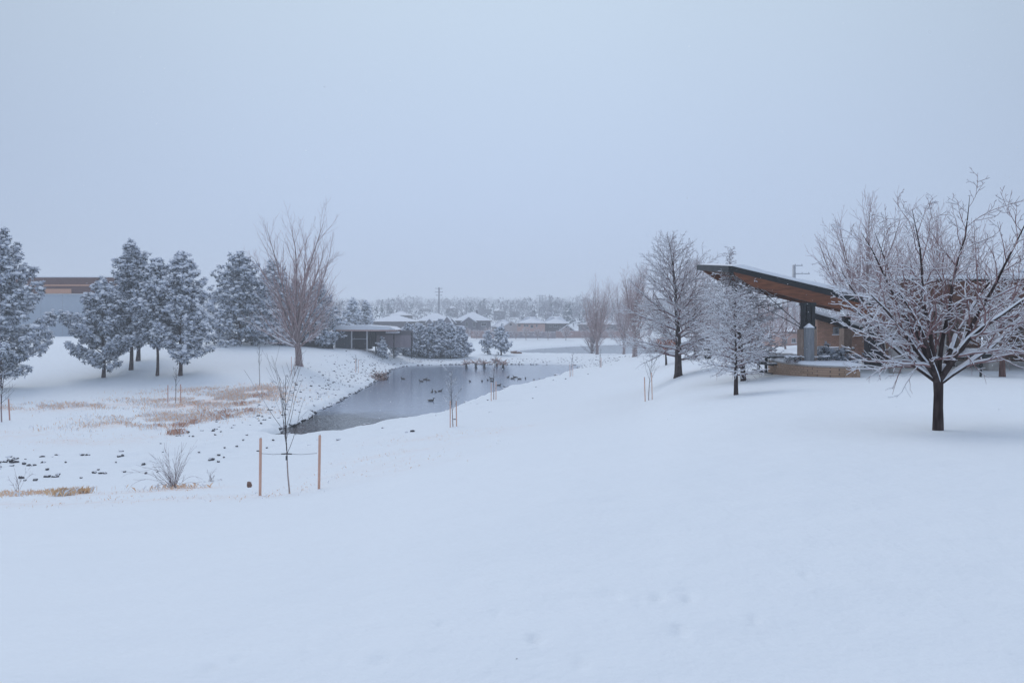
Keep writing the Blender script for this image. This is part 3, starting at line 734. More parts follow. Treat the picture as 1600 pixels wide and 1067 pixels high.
def shed_roof_pavilion():
    x0 = PX(1258); g = gP
    root = empty('picnic_pavilion', (x0, PD, g), 0, 'open picnic pavilion with tilted snowy roof on dark steel posts and stone piers', 'pavilion')
    X = lambda px: PX(px) - x0
    Z = lambda py: PZ(py) - g
    ya, yb = -.6, 5.4
    def shear(mb):
        mb.v = [(a, b, c + .08 * max(0.0, b + .3)) for a, b, c in mb.v]; return mb
    # roof deck rising to the left: dark metal edge, snow on top, timber below
    xl, zl_, xr, zr_ = X(1138), Z(418.5), X(1392), Z(478)
    sl = (zr_ - zl_) / (xr - xl)
    zz = lambda x: zl_ + (x - xl) * sl
    deck = MB().prism([(xl, zz(xl) - .20), (xr, zz(xr) - .20), (xr, zz(xr)), (xl, zz(xl))], ya + .3, yb, 0)
    ro = shear(deck).build('roof', M['soffit'], root)
    MB().prism([(xl - .03, zz(xl) - .26), (xr + .03, zz(xr) - .26), (xr + .03, zz(xr) + .05), (xl - .03, zz(xl) + .05)], ya + .22, ya + .30).build('fascia', M['metal_dark'], ro)
    shear(MB().prism([(xl - .10, zz(xl) - .22), (xl - .031, zz(xl) - .22), (xl - .031, zz(xl) + .05), (xl - .10, zz(xl) + .05)], ya + .22, yb)).build('gutter', M['metal_dark'], ro)
    n = 26; xs = np.linspace(xl + .5, xr, n); rg = random.Random(4)
    top = [(x, zz(x) + .05 + .16 + .03 * math.sin(x * 1.7) + rg.uniform(-.012, .012)) for x in xs]
    shear(MB().prism([(xl + .05, zz(xl) + .052), (xr, zz(xr) + .052)] + top[::-1] + [(xl + .08, zz(xl) + .09)], ya + .24, yb)).build('snow_layer', M['snow'], ro)
    # tapered glulam beams
    for y in (-.42, 4.75):
        xt = X(1172)
        b = [(xl + .12, zz(xl) - .27), (xt, zz(xt) - .60), (X(1260), zz(X(1260)) - .70), (xr - .2, zz(xr) - .62), (xr - .2, zz(xr) - .21), (xl + .12, zz(xl) - .21)]
        shear(MB().prism(b, y, y + .26)).build('beam', M['glulam'], root)
    for k, x in enumerate(np.linspace(xl + .9, xr - .6, 9)):
        shear(MB().prism([(x - .06, zz(x) - .36), (x + .06, zz(x) - .36), (x + .06, zz(x) - .205), (x - .06, zz(x) - .205)], -.15, 4.74)).build('purlin', M['glulam'], root)
    # front post pair: clustered steel on a pier
    def post(px, y, w, ptop_off=.74, pier=True, pier_top=514, sp=.10):
        x = X(px); zt = zz(x) - ptop_off; zp = Z(pier_top) if pier else 0
        m = MB()
        for a in (-1, 0, 1):
            m.box((x + a * w * .36, y, (zt + zp) / 2), (w * .24, .26, zt - zp))
        m.box((x, y, zt - .05), (w * 1.06, .34, .12)).box((x, y, zp + .06), (w * 1.1, .34, .12))
        for q in (.3, .6): m.box((x, y, zp + (zt - zp) * q), (w * .9, .10, .08))
        m.build('post', M['metal_dark'], root)
        if pier:
            MB().box((x - .03, y, zp / 2 - .3), (w * 1.16, .62, zp + .6), 0, 0, .97, .02).build('pier', M['concrete_brown'], root)
    post(1258, -.29, .56)
    post(1200, 4.88, .34, .36, False)
    post(1400, 5.1, .34, .30, True, 515)
    # tension cables
    for (pa, za, ya_), (pb_, zb_, yb_) in (((1185, 448, .2), (1248, 508, -.2)), ((1190, 450, 4.3), (1248, 510, 0)), ((1247, 468, 0), (1205, 486, 4.3)), ((1247, 462, 0), (1200, 463, 4.3))):
        MB().tube([(X(pa), ya_, Z(za)), (X(pb_), yb_, Z(zb_))], [.018, .018], 5).build('cable', M['metal_dark'], root)
shed_roof_pavilion()

def side_building():
    """brick washroom building behind, with a lower tilted roof"""
    d = 44.0; s = d / F; x0 = (1300 - 800) * s; g = H1(x0, d)
    root = empty('brick_building', (x0, d, g), 0, 'tan brick building with dark edged sloping roof and one small square window', 'building')
    X = lambda px: (px - 1300) * s
    Z = lambda py: zpx(py, d) - g
    xa, xb = X(1266), X(1402)
    sl = (Z(506) - Z(489)) / (X(1325) - X(1270)); zz = lambda x: Z(489) + (x - X(1270)) * sl
    xa = X(1277)
    def skew(mb):
        mb.v = [(a + (2.0 * b / 6 if a < xa + 3 else 0), b, c) for a, b, c in mb.v]; return mb
    skew(MB().prism([(xa, -.5), (xb, -.5), (xb, zz(xb) - .3), (xa, zz(xa) - .3)], 0, 6)).build('wall', M['brick'], root)
    r = skew(MB().prism([(xa - .5, zz(xa - .5) - .3), (xb + .4, zz(xb + .4) - .3), (xb + .4, zz(xb + .4)), (xa - .5, zz(xa - .5))], -.7, 6.6)).build('roof', M['metal_dark'], root)
    skew(MB().prism([(xa - .4, zz(xa - .4) + .003), (xb + .3, zz(xb + .3) + .003), (xb + .3, zz(xb + .3) + .17), (xa - .3, zz(xa - .3) + .19)], -.64, 6.5)).build('snow_layer', M['snow'], r)
    window(root, X(1309), Z(516.5), .48, .34, -.02, M['galv'], 2)
    MB().box((X(1380), -.03, 1.05), (1.0, .06, 2.1)).build('door', M['dark_wall'], root)
side_building()

def main_shelter():
    d = 33.0; s = d / F; x0 = (1490 - 800) * s; g = H1(x0, d)
    root = empty('picnic_shelter', (x0, d, g), 0, 'wide open shelter with brown board fascia and pale square columns behind the fruit tree', 'shelter')
    X = lambda px: (px - 1490) * s
    Z = lambda py: zpx(py, d) - g
    xa, xb = X(1389), X(1830)
    ft, fb = Z(437), Z(474)
    MB().box(((xa + xb) / 2, 0, (ft + fb) / 2), (xb - xa, .12, ft - fb)).build('fascia', M['fascia'], root)
    SK = 4.95
    def skew(mb):
        mb.v = [(a + (SK * b / 10.3 if a < xa + 2 else 0), b, c) for a, b, c in mb.v]; return mb
    skew(MB().box((xa + .06, 5.2, (ft + fb) / 2), (.12, 10.28, ft - fb))).build('fascia', M['fascia'], root)
    MB().box(((xa + xb) / 2, -.09, ft - .02), (xb - xa + .1, .05, .08)).build('drip_edge', M['metal_dark'], root)
    r = skew(MB().prism([(xa + .13, fb + .1), (xb, fb + .1), (xb, fb + .3), (xa + .13, fb + .3)], .08, 10.3)).build('roof', M['soffit'], root)
    sn = MB()
    sn.prism([(xa - .02, ft + .003), (xb, ft + .003), (xb, ft + .42), (X(1500), ft + .22), (xa + .2, ft + .14), (xa + .02, ft + .08)], -.06, 10.4)
    skew(sn).build('snow_layer', M['snow'], r)
    for y in (1.2, 4.0, 7.0): MB().box(((xa + xb) / 2 + 2.2, y, fb + .0), (xb - xa - 4.8, .2, .2)).build('beam', M['glulam'], root)
    for x in np.linspace(xa + 5, xb - 1, 7): MB().box((x, 4.6, fb - .06), (.12, 8.5, .2)).build('joist', M['glulam'], root)
    X2 = lambda px, y: (px - 800) * (d + y) / F - x0
    def col(px, y, w, m='concrete', top=None):
        z1 = (fb - .12) if top is None else top
        cx = X2(px, y)
        MB().box((cx, y, z1 / 2 - .3), (w, w, z1 + .6), 0, 0, 1, .03).box((cx, y, z1 + .02), (w + .1, w + .1, .08)).build('column', M[m], root)
    col(1398, -.25 + .6, .38); col(1471, .6, .28); col(1548, .6, .44)
    col(1700, .6, .44); col(1500, 8.5, .4, 'concrete_brown'); col(1600, 8.5, .4, 'concrete_brown'); col(1392, 4.6, .5, 'sandstone')
    MB().box(((X2(1402, 8.9) + X2(1530, 8.9)) / 2, 8.9, fb / 2), (X2(1530, 8.9) - X2(1402, 8.9), .3, fb)).build('back_wall', M['brown_block'], root)
    MB().box(((X2(1556, 9.1) + X2(1660, 9.1)) / 2, 9.1, fb / 2), (X2(1660, 9.1) - X2(1556, 9.1), .3, fb)).build('back_wall', M['brown_block'], root)
    MB().box((X2(1366, 4.0), 4.0, 1.0), (.75, .5, 2.4)).build('pillar', M['dark_wall'], root)
main_shelter()

def planter():
    root = empty('raised_planter', (PX(1272, 33), 33, H1(PX(1272, 33), 32)), 0, 'low curved stone planter wall capped with snow in front of the pavilion', 'planter')
    # front face bows towards the viewer from the left tip to the square right end
    fr = []
    pts = [(1200, 37.6, 0), (1212, 35.8, 0), (1232, 34.2, 0), (1256, 33.0, 0), (1284, 32.2, 0), (1314, 31.8, 0), (1344, 31.6, 0)]
    fr = [((p - 800) * d / F - root.location.x, d - 33) for p, d, _ in pts]
    back = [(fr[-1][0] + .2, fr[-1][1] + 1.5), (fr[3][0] + .6, fr[3][1] + 2.6), (fr[0][0] + .5, fr[0][1] + .5)]
    poly = fr + back
    z0 = -.5; zt = .40
    MB().slab(poly, z0, zt - .001).build('wall', M['block'], root)
    cx = sum(p[0] for p in poly) / len(poly); cy = sum(p[1] for p in poly) / len(poly)
    grow = [(cx + (p[0] - cx) * 1.015, cy + (p[1] - cy) * 1.04) for p in poly]
    MB().slab(grow, zt, zt + .06).build('capstone', M['concrete'], root)
    grow2 = [(cx + (p[0] - cx) * 1.01, cy + (p[1] - cy) * 1.03) for p in poly]
    m = MB().slab(grow2, zt + .061, zt + .17)
    m.slab([(cx + (p[0] - cx) * .94, cy + (p[1] - cy) * .85) for p in poly], zt + .17, zt + .20)
    m.build('snow_layer', M['snow'], root)
    # memorial post with a pyramid cap standing in it
    x, y = PX(1264, 33.2), 33.2; g = H1(x, 33)
    r = empty('capped_post', (x, y, g + .5), 0, 'pale grey square post with pointed snowy cap rising from the planter', 'post')
    h = zpx(512, 33.2) - g - .5
    MB().box((0, 0, h / 2), (.33, .33, h), 0, 0, 1, .02).build('shaft', M['post_grey'], r)
    MB().box((0, 0, h + .09), (.36, .36, .18), 0, 0, .12).build('cap', M['snow'], r)
planter()

def picnic_table(name_label, px, d, rz, L=1.9, group='picnic tables by the pavilion', lift=0.0, proto=[None]):
    loc = at(px, d, lift)
    if proto[0] is None:
        root = empty('picnic_table', loc, rz)
        for k in range(4): MB().box((0, -.3 + k * .2, .74), (L, .185, .045), 0, 0, 1, .006).build('tabletop_plank', M['plank'], root)
        for sgn in (-1, 1):
            b = MB().box((0, sgn * .72, .44), (L, .26, .045), 0, 0, 1, .006).build('bench', M['plank'], root)
            MB().box((0, sgn * .72, .495), (L - .04, .24, .06), 0, 0, 1, .025).build('snow_layer', M['snow'], b)
        for sx in (-1, 1):
            m = MB()
            m.box((sx * L * .36, 0, .38), (.09, .12, .72)).box((sx * L * .36, 0, .40), (.07, 1.5, .06)).box((sx * L * .36, 0, .02), (.08, 1.3, .05)).box((sx * L * .36, 0, .70), (.07, .72, .05))
            m.build('leg', M['metal_dark'], root)
        MB().box((0, 0, .81), (L - .03, .76, .09), 0, 0, 1, .035).build('snow_layer', M['snow'], root)
        proto[0] = root; o = root
    else:
        o = copy_tree(proto[0]); o.location = loc; o.rotation_euler = (0, 0, rz)
    tag(o, name_label, 'picnic table', group)
    return o
picnic_table('snow topped picnic table left of the pavilion front pier', 1219, 36.5, .12)
picnic_table('picnic table directly behind the leftmost picnic table', 1206, 39.0, .12)
picnic_table('snowy picnic table behind the pavilion pier and grey post', 1292, 38.0, -.15)
picnic_table('picnic table in the shade at the back of the tilted pavilion', 1302, 41.0, -.1)
picnic_table('picnic table under the shelter just left of the barbecue grill', 1512, 36.5, .05)
picnic_table('picnic table under the shelter behind the fruit tree trunk', 1452, 38.5, .05)
picnic_table('picnic table partly hidden by the left shelter column', 1415, 36.8, .05)

def grill():
    r = empty('barbecue_grill', at(1532, 30.6), 0, 'black box barbecue grill on a single post with snow on its lid', 'grill')
    MB().tube([(0, 0, -.3), (0, 0, .62)], [.045, .045], 8).build('post', M['metal_dark'], r)
    b = MB().box((0, 0, .75), (.62, .42, .26), 0, 0, 1, .015).box((0, -.23, .85), (.5, .03, .03)).build('firebox', M['metal_dark'], r)
    MB().box((0, 0, .92), (.60, .40, .075), 0, 0, 1, .03).build('snow_layer', M['snow'], b)
grill()
def bin_():
    r = empty('litter_bin', at(1106, 66), 0, 'small dark litter bin on the lawn crest behind the bare trees', 'litter bin')
    MB().tube([(0, 0, 0), (0, 0, .15), (0, 0, .85)], [.24, .30, .32], 12).build('body', M['metal_dark'], r)
    MB().tube([(0, 0, .851), (0, 0, .92), (0, 0, .98)], [.34, .30, .12], 12).build('lid', M['snow'], r)
    for px, d, h, lb in ((1092, 66, 2.1, 'thin dark post left of the litter bin'),):
        q = empty('sign_post', at(px, d), 0, lb, 'post')
        MB().tube([(0, 0, -.2), (0, 0, h)], [.035, .035], 7).build('shaft', M['metal_dark'], q)
        MB().box((0, -.04, h - .18), (.26, .03, .34)).build('sign_plate', M['galv'], q)
bin_()

# poles
def power_pole(px, d, ptop, label, arms, w=.22, m='far_wood'):
    x, y, g = at(px, d); h = zpx(ptop, d) - g
    r = empty('power_pole', (x, y, g), 0, label, 'power pole')
    MB().tube([(0, 0, -1), (0, 0, h)], [w * 1.3, w], 8).build('shaft', M[m], r)
    for frac, a0, a1 in arms:
        z = zpx(frac, d) - g
        c = MB().box(((a0 + a1) / 2, -w - .05, z), (a1 - a0, .16, .18)).build('crossarm', M[m], r)
        for x_ in np.linspace(a0 + .15, a1 - .15, 3 if a1 - a0 > 2 else 2): MB().tube([(x_, -w - .05, z + .09), (x_, -w - .05, z + .35)], [.07, .05], 6).build('insulator', M['galv'], c)
power_pole(686, 300, 449, 'tall power pole with three crossarms above the brown houses', [(451, -1.3, 1.3), (456.5, -1.5, 1.5), (461.5, -1.2, 1.2)], .26)
power_pole(1240.5, 150, 414, 'tall grey steel transmission pole rising behind the tilted pavilion roof', [(415.3, 0, 1.5), (428, 0, 2.8), (463.5, -2.6, 0)], .30, 'galv')
def pylon():
    x, y, g = at(845.5, 480); h = zpx(461, 480) - g
    r = empty('lattice_pylon', (x, y, g), 0, 'faint lattice pylon standing above the pink house', 'pylon')
    for sx in (-1, 1):
        for sy in (-1, 1): MB().tube([(sx * 1.6, sy * 1.6, -2), (sx * .9, sy * .9, h)], [.22, .15], 5).build('leg', M['galv'], r)
    b = MB()
    for k in range(9):
        z = h * k / 9; w = 1.6 - .7 * k / 9; w2 = 1.6 - .7 * (k + 1) / 9
        b.tube([(-w, -w, z), (w2, -w2, z + h / 9)], [.09, .09], 4).tube([(w, -w, z), (-w2, -w2, z + h / 9)], [.09, .09], 4).tube([(-w, -w, z), (w, -w, z)], [.09, .09], 4)
    b.build('bracing', M['galv'], r)
    for z in (h * .97, h * .85): MB().box((0, 0, z), (5.5, .3, .35)).build('crossarm', M['galv'], r)
pylon()

# ------------------------------------------------------------------ bare trees
def norm(v): return v / max(np.linalg.norm(v), 1e-9)
def away(d, ang, az):
    """direction at angle ang from d, azimuth az round it"""
    a = np.array([0, 0, 1.0]) if abs(d[2]) < .95 else np.array([1.0, 0, 0])
    u = norm(np.cross(d, a)); w = np.cross(d, u)
    return norm(d * math.cos(ang) + (u * math.cos(az) + w * math.sin(az)) * math.sin(ang))

def branch(rg, p, d, L, r0, r1, n, wig, up, droop_end=0.0):
    pts = [p]; st = L / n
    for k in range(n):
        d = norm(d + rg.normal(0, wig, 3) + np.array([0, 0, up - droop_end * k / n]))
        p = p + d * st; pts.append(p)
    return np.array(pts), np.linspace(r0, r1, n + 1)

def sub(rg, out, par, L, lev, S):
    """grow children of one branch; out[lev] collects polylines"""
    pts, rad = par; n = len(pts) - 1
    q = S['sub'][lev]
    cnt = int(round(q['n'] * rg.uniform(.8, 1.2) * (max(L, .2) / S['Lref'][lev]) ** .6))
    az0 = rg.uniform(0, 6.28)
    for k in range(max(cnt, 1)):
        t = q['t0'] + (0.98 - q['t0']) * (k + rg.uniform(.2, .8)) / max(cnt, 1)
        f = t * n; i = min(int(f), n - 1); a = f - i
        p = pts[i] * (1 - a) + pts[i + 1] * a; d = norm(pts[i + 1] - pts[i])
        dd = away(d, q['ang'] * rg.uniform(.7, 1.3), az0 + 2.4 * k)
        if q.get('flat'): dd[2] *= q['flat']; dd = norm(dd)
        l = L * q['ratio'] * rg.uniform(.6, 1.25) * (1.15 - .65 * t)
        r = max(min((rad[i] * (1 - a) + rad[i + 1] * a) * q.get('rr', .6), l * .03), S['rmin'])
        b = branch(rg, p, dd, l, r, S['rmin'] * .7, q['seg'], q['wig'], q['up'])
        out[lev].append(b)
        if lev + 1 < len(S['sub']): sub(rg, out, b, l, lev + 1, S)

def tree_meshes(polys, n, bark, snow_k, snow_add, rg, steep=.82, keep=.85):
    """bark tubes with a ridge of snow lying along them"""
    if not polys: return None
    V, Q, T, same = tubes(polys, n)
    P = np.concatenate([p for p, r in polys]); R = np.concatenate([r for p, r in polys])
    mi = [np.zeros(len(Q), int)]; Fs = [Q]; Vs = V
    if snow_k > 0:
        flat = np.clip(1.15 - np.abs(T[:, 2]) ** 2, .15, 1)
        h = (R * snow_k + snow_add) * flat * (0.75 + .5 * rg.random(len(R)))
        polys2 = []; o = 0
        for p, r in polys:
            k = len(p); c = p.copy(); c[:, 2] += R[o:o + k] * .55 + h[o:o + k] * .45
            polys2.append((c, R[o:o + k] * .75 + h[o:o + k] * .55)); o += k
        V2, Q2, T2, _ = tubes(polys2, max(3, n - 1))
        ok = same.copy(); i = np.nonzero(same)[0]
        seg_ok = (np.abs(T[i, 2]) < steep) & (rg.random(len(i)) < keep)
        Q2 = Q2.reshape(len(i), -1, 4)[seg_ok].reshape(-1, 4)
        Vs = np.vstack([V, V2]); Fs = [Q, Q2 + len(V)]; mi.append(np.ones(len(Q2), int))
    return Vs, Fs, mi

def make_tree(name, base, label, polys_trunk, polys_crown, bark, twig, rg, snow=(1.0, .006), nt=8, nc=4, cat='tree', group=None, keep=.85, rz=0.0, steep=.82):
    root = empty(name, base, rz, label, cat, group)
    r = tree_meshes(polys_trunk, nt, bark, snow[0] * .7, snow[1] * 1.3, rg, steep, keep)
    link('trunk', np_mesh('trunk', r[0], r[1], [bark, M['snow']], r[2], True), root)
    if polys_crown:
        # thick limbs get more sides than twigs
        r = tree_meshes(polys_crown, nc, twig, snow[0], snow[1], rg, steep, keep)
        link('crown', np_mesh('crown', r[0], r[1], [twig, M['snow']], r[2], True), root)
    return root

def flare(pts, rad, amt=.5):
    rad = rad.copy(); rad[0] *= 1 + amt; rad[1] *= 1 + amt * .15
    return pts, rad

def leader_tree(name, base, label, H, r0, seed, bark, twig, clear=.18, W=.32, nl=40, angs=(1.25, .45), up=.05, rmin=.010, snow=(1.0, .012),
                prof=None, S=None, group=None, cat='tree', wig=.03, keep=.85, lean=(0, 0), steep=.82):
    """central leader with ordered limbs; W = widest limb as a fraction of H"""
    rg = np.random.default_rng(seed)
    S = S or dict(sub=[dict(n=9, t0=.12, ang=.75, ratio=.42, seg=4, wig=.10, up=.04), dict(n=5, t0=.1, ang=.7, ratio=.45, seg=3, wig=.12, up=.03)], Lref=[2.5, 1.0], rmin=rmin)
    S = dict(S); S['rmin'] = rmin
    T, Rr = branch(rg, np.array([0, 0, -.35]), norm(np.array([lean[0], lean[1], 1.0])), H + .2, r0, rmin * 1.5, 16, wig, .02)
    Rr = r0 * (1 - np.linspace(0, 1, 17)) ** 1.15 + rmin
    T, Rr = flare(T, Rr)
    prof = prof or (lambda t: math.sin(math.pi * min(1, (t * .82 + .18)) ** .75) ** .8)
    out = [[] for _ in S['sub']]; limbs = []
    for k in range(nl):
        t = (k + rg.uniform(.1, .9)) / nl; h = clear + (1 - clear) * t * .97
        f = h * 16; i = min(int(f), 15); a = f - i; p = T[i] * (1 - a) + T[i + 1] * a
        ang = angs[0] + (angs[1] - angs[0]) * t ** .8; az = k * 2.39996 + rg.uniform(-.4, .4)
        d = np.array([math.cos(az) * math.sin(ang), math.sin(az) * math.sin(ang), math.cos(ang)])
        L = max(.25, H * W * prof(t) * rg.uniform(.8, 1.15))
        rl = max(min((Rr[i]) * .5, L * .022), rmin)
        b = branch(rg, p, d, L, rl, rmin * .8, 7, .07, up)
        limbs.append(b); sub(rg, out, b, L, 0, S)
    return make_tree(name, base, label, [(T, Rr)] , limbs + sum(out, []), bark, twig, rg, snow, group=group, cat=cat, keep=keep, steep=steep)

def spread_tree(name, base, label, trunk_h, r0, stems, seed, bark, twig, S, snow=(1, .01), group=None, seg=9, wig=.09, up=.02, keep=.85, leanv=(0, 0), rend=.25, steep=.82, rfac=.42):
    """low forking tree; stems = list of (azimuth, angle from vertical, length, start fraction)"""
    rg = np.random.default_rng(seed)
    T, Rr = branch(rg, np.array([0, 0, -.3]), norm(np.array([leanv[0], leanv[1], 1.0])), trunk_h + .3, r0, r0 * .86, 5, .055, 0)
    T, Rr = flare(T, Rr, .55); Rr[2:] *= rg.uniform(.93, 1.08, len(Rr) - 2)
    out = [[] for _ in S['sub']]; limbs = []
    for az, ang, L, sf in stems:
        f = sf * 5; i = min(int(f), 4); p = T[i] * (1 - (f - i)) + T[i + 1] * (f - i)
        d = np.array([math.cos(az) * math.sin(ang), math.sin(az) * math.sin(ang), math.cos(ang)])
        rl = r0 * rfac * min(1, (L / stems[0][2]) ** .7)
        b = branch(rg, p, d, L, rl, S['rmin'], seg, wig, up)
        b = (b[0], rl * (1 - np.linspace(0, 1, seg + 1)) ** .9 + S['rmin'])
        limbs.append(b); sub(rg, out, b, L, 0, S)
    return make_tree(name, base, label, [(T, Rr)] + limbs, sum(out, []), bark, twig, rg, snow, group=group, keep=keep, steep=steep)

# fruit tree in the right foreground
S_fruit = dict(sub=[dict(n=13, t0=.16, ang=.66, ratio=.44, seg=7, wig=.15, up=.04), dict(n=7, t0=.12, ang=.72, ratio=.44, seg=5, wig=.18, up=.03), dict(n=3, t0=.1, ang=.7, ratio=.46, seg=3, wig=.2, up=.05)], Lref=[3.0, 1.2, .5], rmin=.0036)
spread_tree('fruit_tree', at(1467, 15), 'nearest bare fruit tree with low forked trunk and snow lined twigs before the shelter', .92, .100,
    [(2.95, .98, 2.5, .98), (3.5, .62, 3.0, 1.0), (2.2, .45, 3.1, 1.0), (0.5, .18, 3.5, 1.0), (-.3, .58, 3.7, .97), (.6, .75, 3.3, 1.0), (.15, .98, 2.7, .95), (-1.2, .60, 3.0, 1.0), (-2.2, .8, 2.7, .95), (4.1, .30, 3.4, 1.0), (1.3, .75, 2.8, .98), (3.05, .72, 2.8, .98), (-2.9, .45, 3.2, 1.0)],
    21, M['bark'], M['twig_fruit'], S_fruit, snow=(.85, .0074), rfac=.46, wig=.075, leanv=(-.05, 0), up=.015, keep=.9)

# three mature lawn trees left of the pavilion
S_lin = dict(sub=[dict(n=15, t0=.12, ang=.60, ratio=.42, seg=4, wig=.10, up=.04), dict(n=7, t0=.1, ang=.65, ratio=.42, seg=3, wig=.12, up=.05)], Lref=[2.8, 1.1])
leader_tree('broadleaf_tree', at(1060, 50), 'dark trunked bare tree with rounded snowy crown, tallest on the lawn left of the pavilion', 9.1, .24, 5, M['bark'], M['twig'], clear=.15, W=.40, nl=50, angs=(1.48, .50), up=.02,
            rmin=.0062, snow=(.95, .012), S=S_lin, group='bare trees on the lawn crest', prof=lambda t: (1 - max(0.0, t - .35) / .65) ** .6)
leader_tree('broadleaf_tree', at(1088, 74), 'bare tree on the lawn crest just right of and behind the tall dark trunked tree', 9.2, .22, 8, M['bark'], M['twig_pink'], clear=.24, W=.36, nl=46, angs=(1.35, .48), up=.03,
            rmin=.0085, snow=(.9, .014), S=S_lin, group='bare trees on the lawn crest', prof=lambda t: (1 - max(0.0, t - .3) / .7) ** .6)
# snow covered pair near the pavilion
S_haw = dict(sub=[dict(n=11, t0=.12, ang=.95, ratio=.44, seg=4, wig=.16, up=.0, flat=.6), dict(n=6, t0=.1, ang=.9, ratio=.44, seg=3, wig=.2, up=.0, flat=.7)], Lref=[1.7, .7])
leader_tree('broadleaf_tree', at(1150, 28), 'thickly snowed small tree nearest the planter, with slim bare trunk', 3.6, .085, 12, M['bark'], M['twig'], clear=.27, W=.40, nl=44, angs=(1.62, .5), up=.02,
            rmin=.0052, snow=(1.3, .012), S=S_haw, group='snow laden small trees', prof=lambda t: math.sin(math.pi * (.24 + .70 * t)) ** .6 * (.85 + .2 * math.sin(t * 9)))
leader_tree('broadleaf_tree', at(1161, 35), 'snow laden tree whose thin twiggy top reaches above the tilted roof', 5.9, .12, 14, M['bark'], M['twig'], clear=.2, W=.36, nl=56, angs=(1.6, .42), up=.02,
            rmin=.006, snow=(1.2, .014), S=S_haw, group='snow laden small trees', prof=lambda t: (1.0 - .3 * t) if t < .55 else max(.12, .83 - 3.2 * (t - .55)) if t < .75 else .24)
# small tree keeping rusty leaves
def rusty_tree():
    r = leader_tree('broadleaf_tree', at(1041, 74), 'small tree still holding rust coloured leaves, left of the tall dark trunked tree', 3.0, .11, 31, M['bark'], M['twig'], clear=.42, W=.40, nl=16, angs=(1.5, .8), rmin=.012, snow=(1, .014), wig=.02)
    rg = np.random.default_rng(3); n = 520
    c = rg.normal(0, 1, (n, 3)); c /= np.linalg.norm(c, axis=1, keepdims=True); c *= rg.random((n, 1)) ** .4 * np.array([[1.3, 1.2, .62]]); c[:, 2] += 2.0
    V, Fq = leaf_quads(c, .10, rg)
    link('leaves', np_mesh('leaves', V, [Fq], M['leaf_rust']), r)
def leaf_quads(c, s, rg, asp=.6):
    n = len(c); a = rg.normal(0, 1, (n, 3)); a /= np.linalg.norm(a, axis=1, keepdims=True); b = np.cross(a, rg.normal(0, 1, (n, 3))); b /= np.linalg.norm(b, axis=1, keepdims=True)
    sz = (s * rg.uniform(.6, 1.3, n))[:, None]
    V = np.stack([c - a * sz, c - b * sz * asp, c + a * sz, c + b * sz * asp], axis=1).reshape(-1, 3)
    return V, np.arange(4 * n).reshape(-1, 4)
rusty_tree()

# upright cottonwoods and elms
def upright_stems(rg, n, L, a0, a1):
    return [(k * 2.4 + rg.uniform(-.3, .3), a0 + (a1 - a0) * rg.random(), L * rg.uniform(.75, 1.05), rg.uniform(.75, 1.0)) for k in range(n)]
rg0 = np.random.default_rng(77)
S_cot = dict(sub=[dict(n=15, t0=.10, ang=.42, ratio=.40, seg=5, wig=.07, up=.07), dict(n=6, t0=.08, ang=.5, ratio=.46, seg=4, wig=.09, up=.07)], Lref=[9, 3.4], rmin=.0095)
stems = [(0.3, .10, 13.2, 1), (2.6, .20, 12.2, 1), (4.4, .16, 12.6, 1), (1.5, .26, 12.0, .95), (3.3, .42, 10.5, .9), (0.0, .40, 10.8, .9), (5.3, .3, 11.4, .95), (3.15, 1.35, 6.6, .78), (.15, .95, 5.6, .8), (3.6, 1.0, 5.6, .8), (5.9, 1.1, 5.0, .75), (2.2, 1.1, 5.0, .78), (4.7, 1.2, 4.6, .8), (2.8, .75, 6.6, .9), (-.2, .72, 6.6, .9), (.5, 1.2, 4.6, .85), (3.9, .8, 6.0, .9)]
spread_tree('cottonwood_tree', at(468, 85), 'tallest bare tree, upright pinkish cottonwood left of the pond', 2.6, .36, stems, 41, M['bark_grey'], M['twig_pink'], S_cot, snow=(1.0, .014), seg=11, wig=.05, up=.045, keep=.6, steep=.7)
S_up = dict(sub=[dict(n=19, t0=.1, ang=.40, ratio=.42, seg=4, wig=.08, up=.06), dict(n=7, t0=.08, ang=.5, ratio=.45, seg=3, wig=.09, up=.06)], Lref=[8, 3.2], rmin=.011)
def upright(px, d, H, W, seed, label, r0=.26, th=2.0, tw='twig_pink', snow=(.6, .012), n=8, group='upright bare trees by the lake'):
    rg = np.random.default_rng(seed)
    st = []
    for k in range(n):
        a = .06 + W * (k + .5) / n
        st.append((k * 2.4 + seed, a, (H - th) * (1.0 - .25 * a) * rg.uniform(.85, 1.02), .85 + .15 * rg.random()))
    st[0] = (1, .04, H - th, 1)
    for k in range(4): st.append((k * 1.7 + 1, 1.1, H * .26, .6 + .1 * k))
    return spread_tree('broadleaf_tree', at(px, d), label, th, r0, st, seed, M['bark_grey'], M[tw], S_up, snow=snow, seg=9, wig=.05, up=.05, keep=.6, group=group, steep=.7)
upright(933, 138, 12.3, .42, 51, 'upright bare tree with pinkish branches, leftmost of the two standing before the lake')
upright(925, 165, 10.5, .5, 52, 'paler bare tree partly hidden behind the leftmost upright lakeside tree', tw='twig_pale', snow=(1, .014))
upright(992, 112, 12.4, .46, 53, 'upright bare tree right of the pinkish lakeside tree, with grey trunk before the lake', r0=.34, th=2.6)
upright(975, 150, 15.0, .5, 54, 'faint tall bare tree just left of the grey trunked lakeside tree', tw='twig_pale', snow=(1, .014))
upright(500, 135, 10.5, .6, 55, 'bare tree behind the tall cottonwood, to its right', group=None)
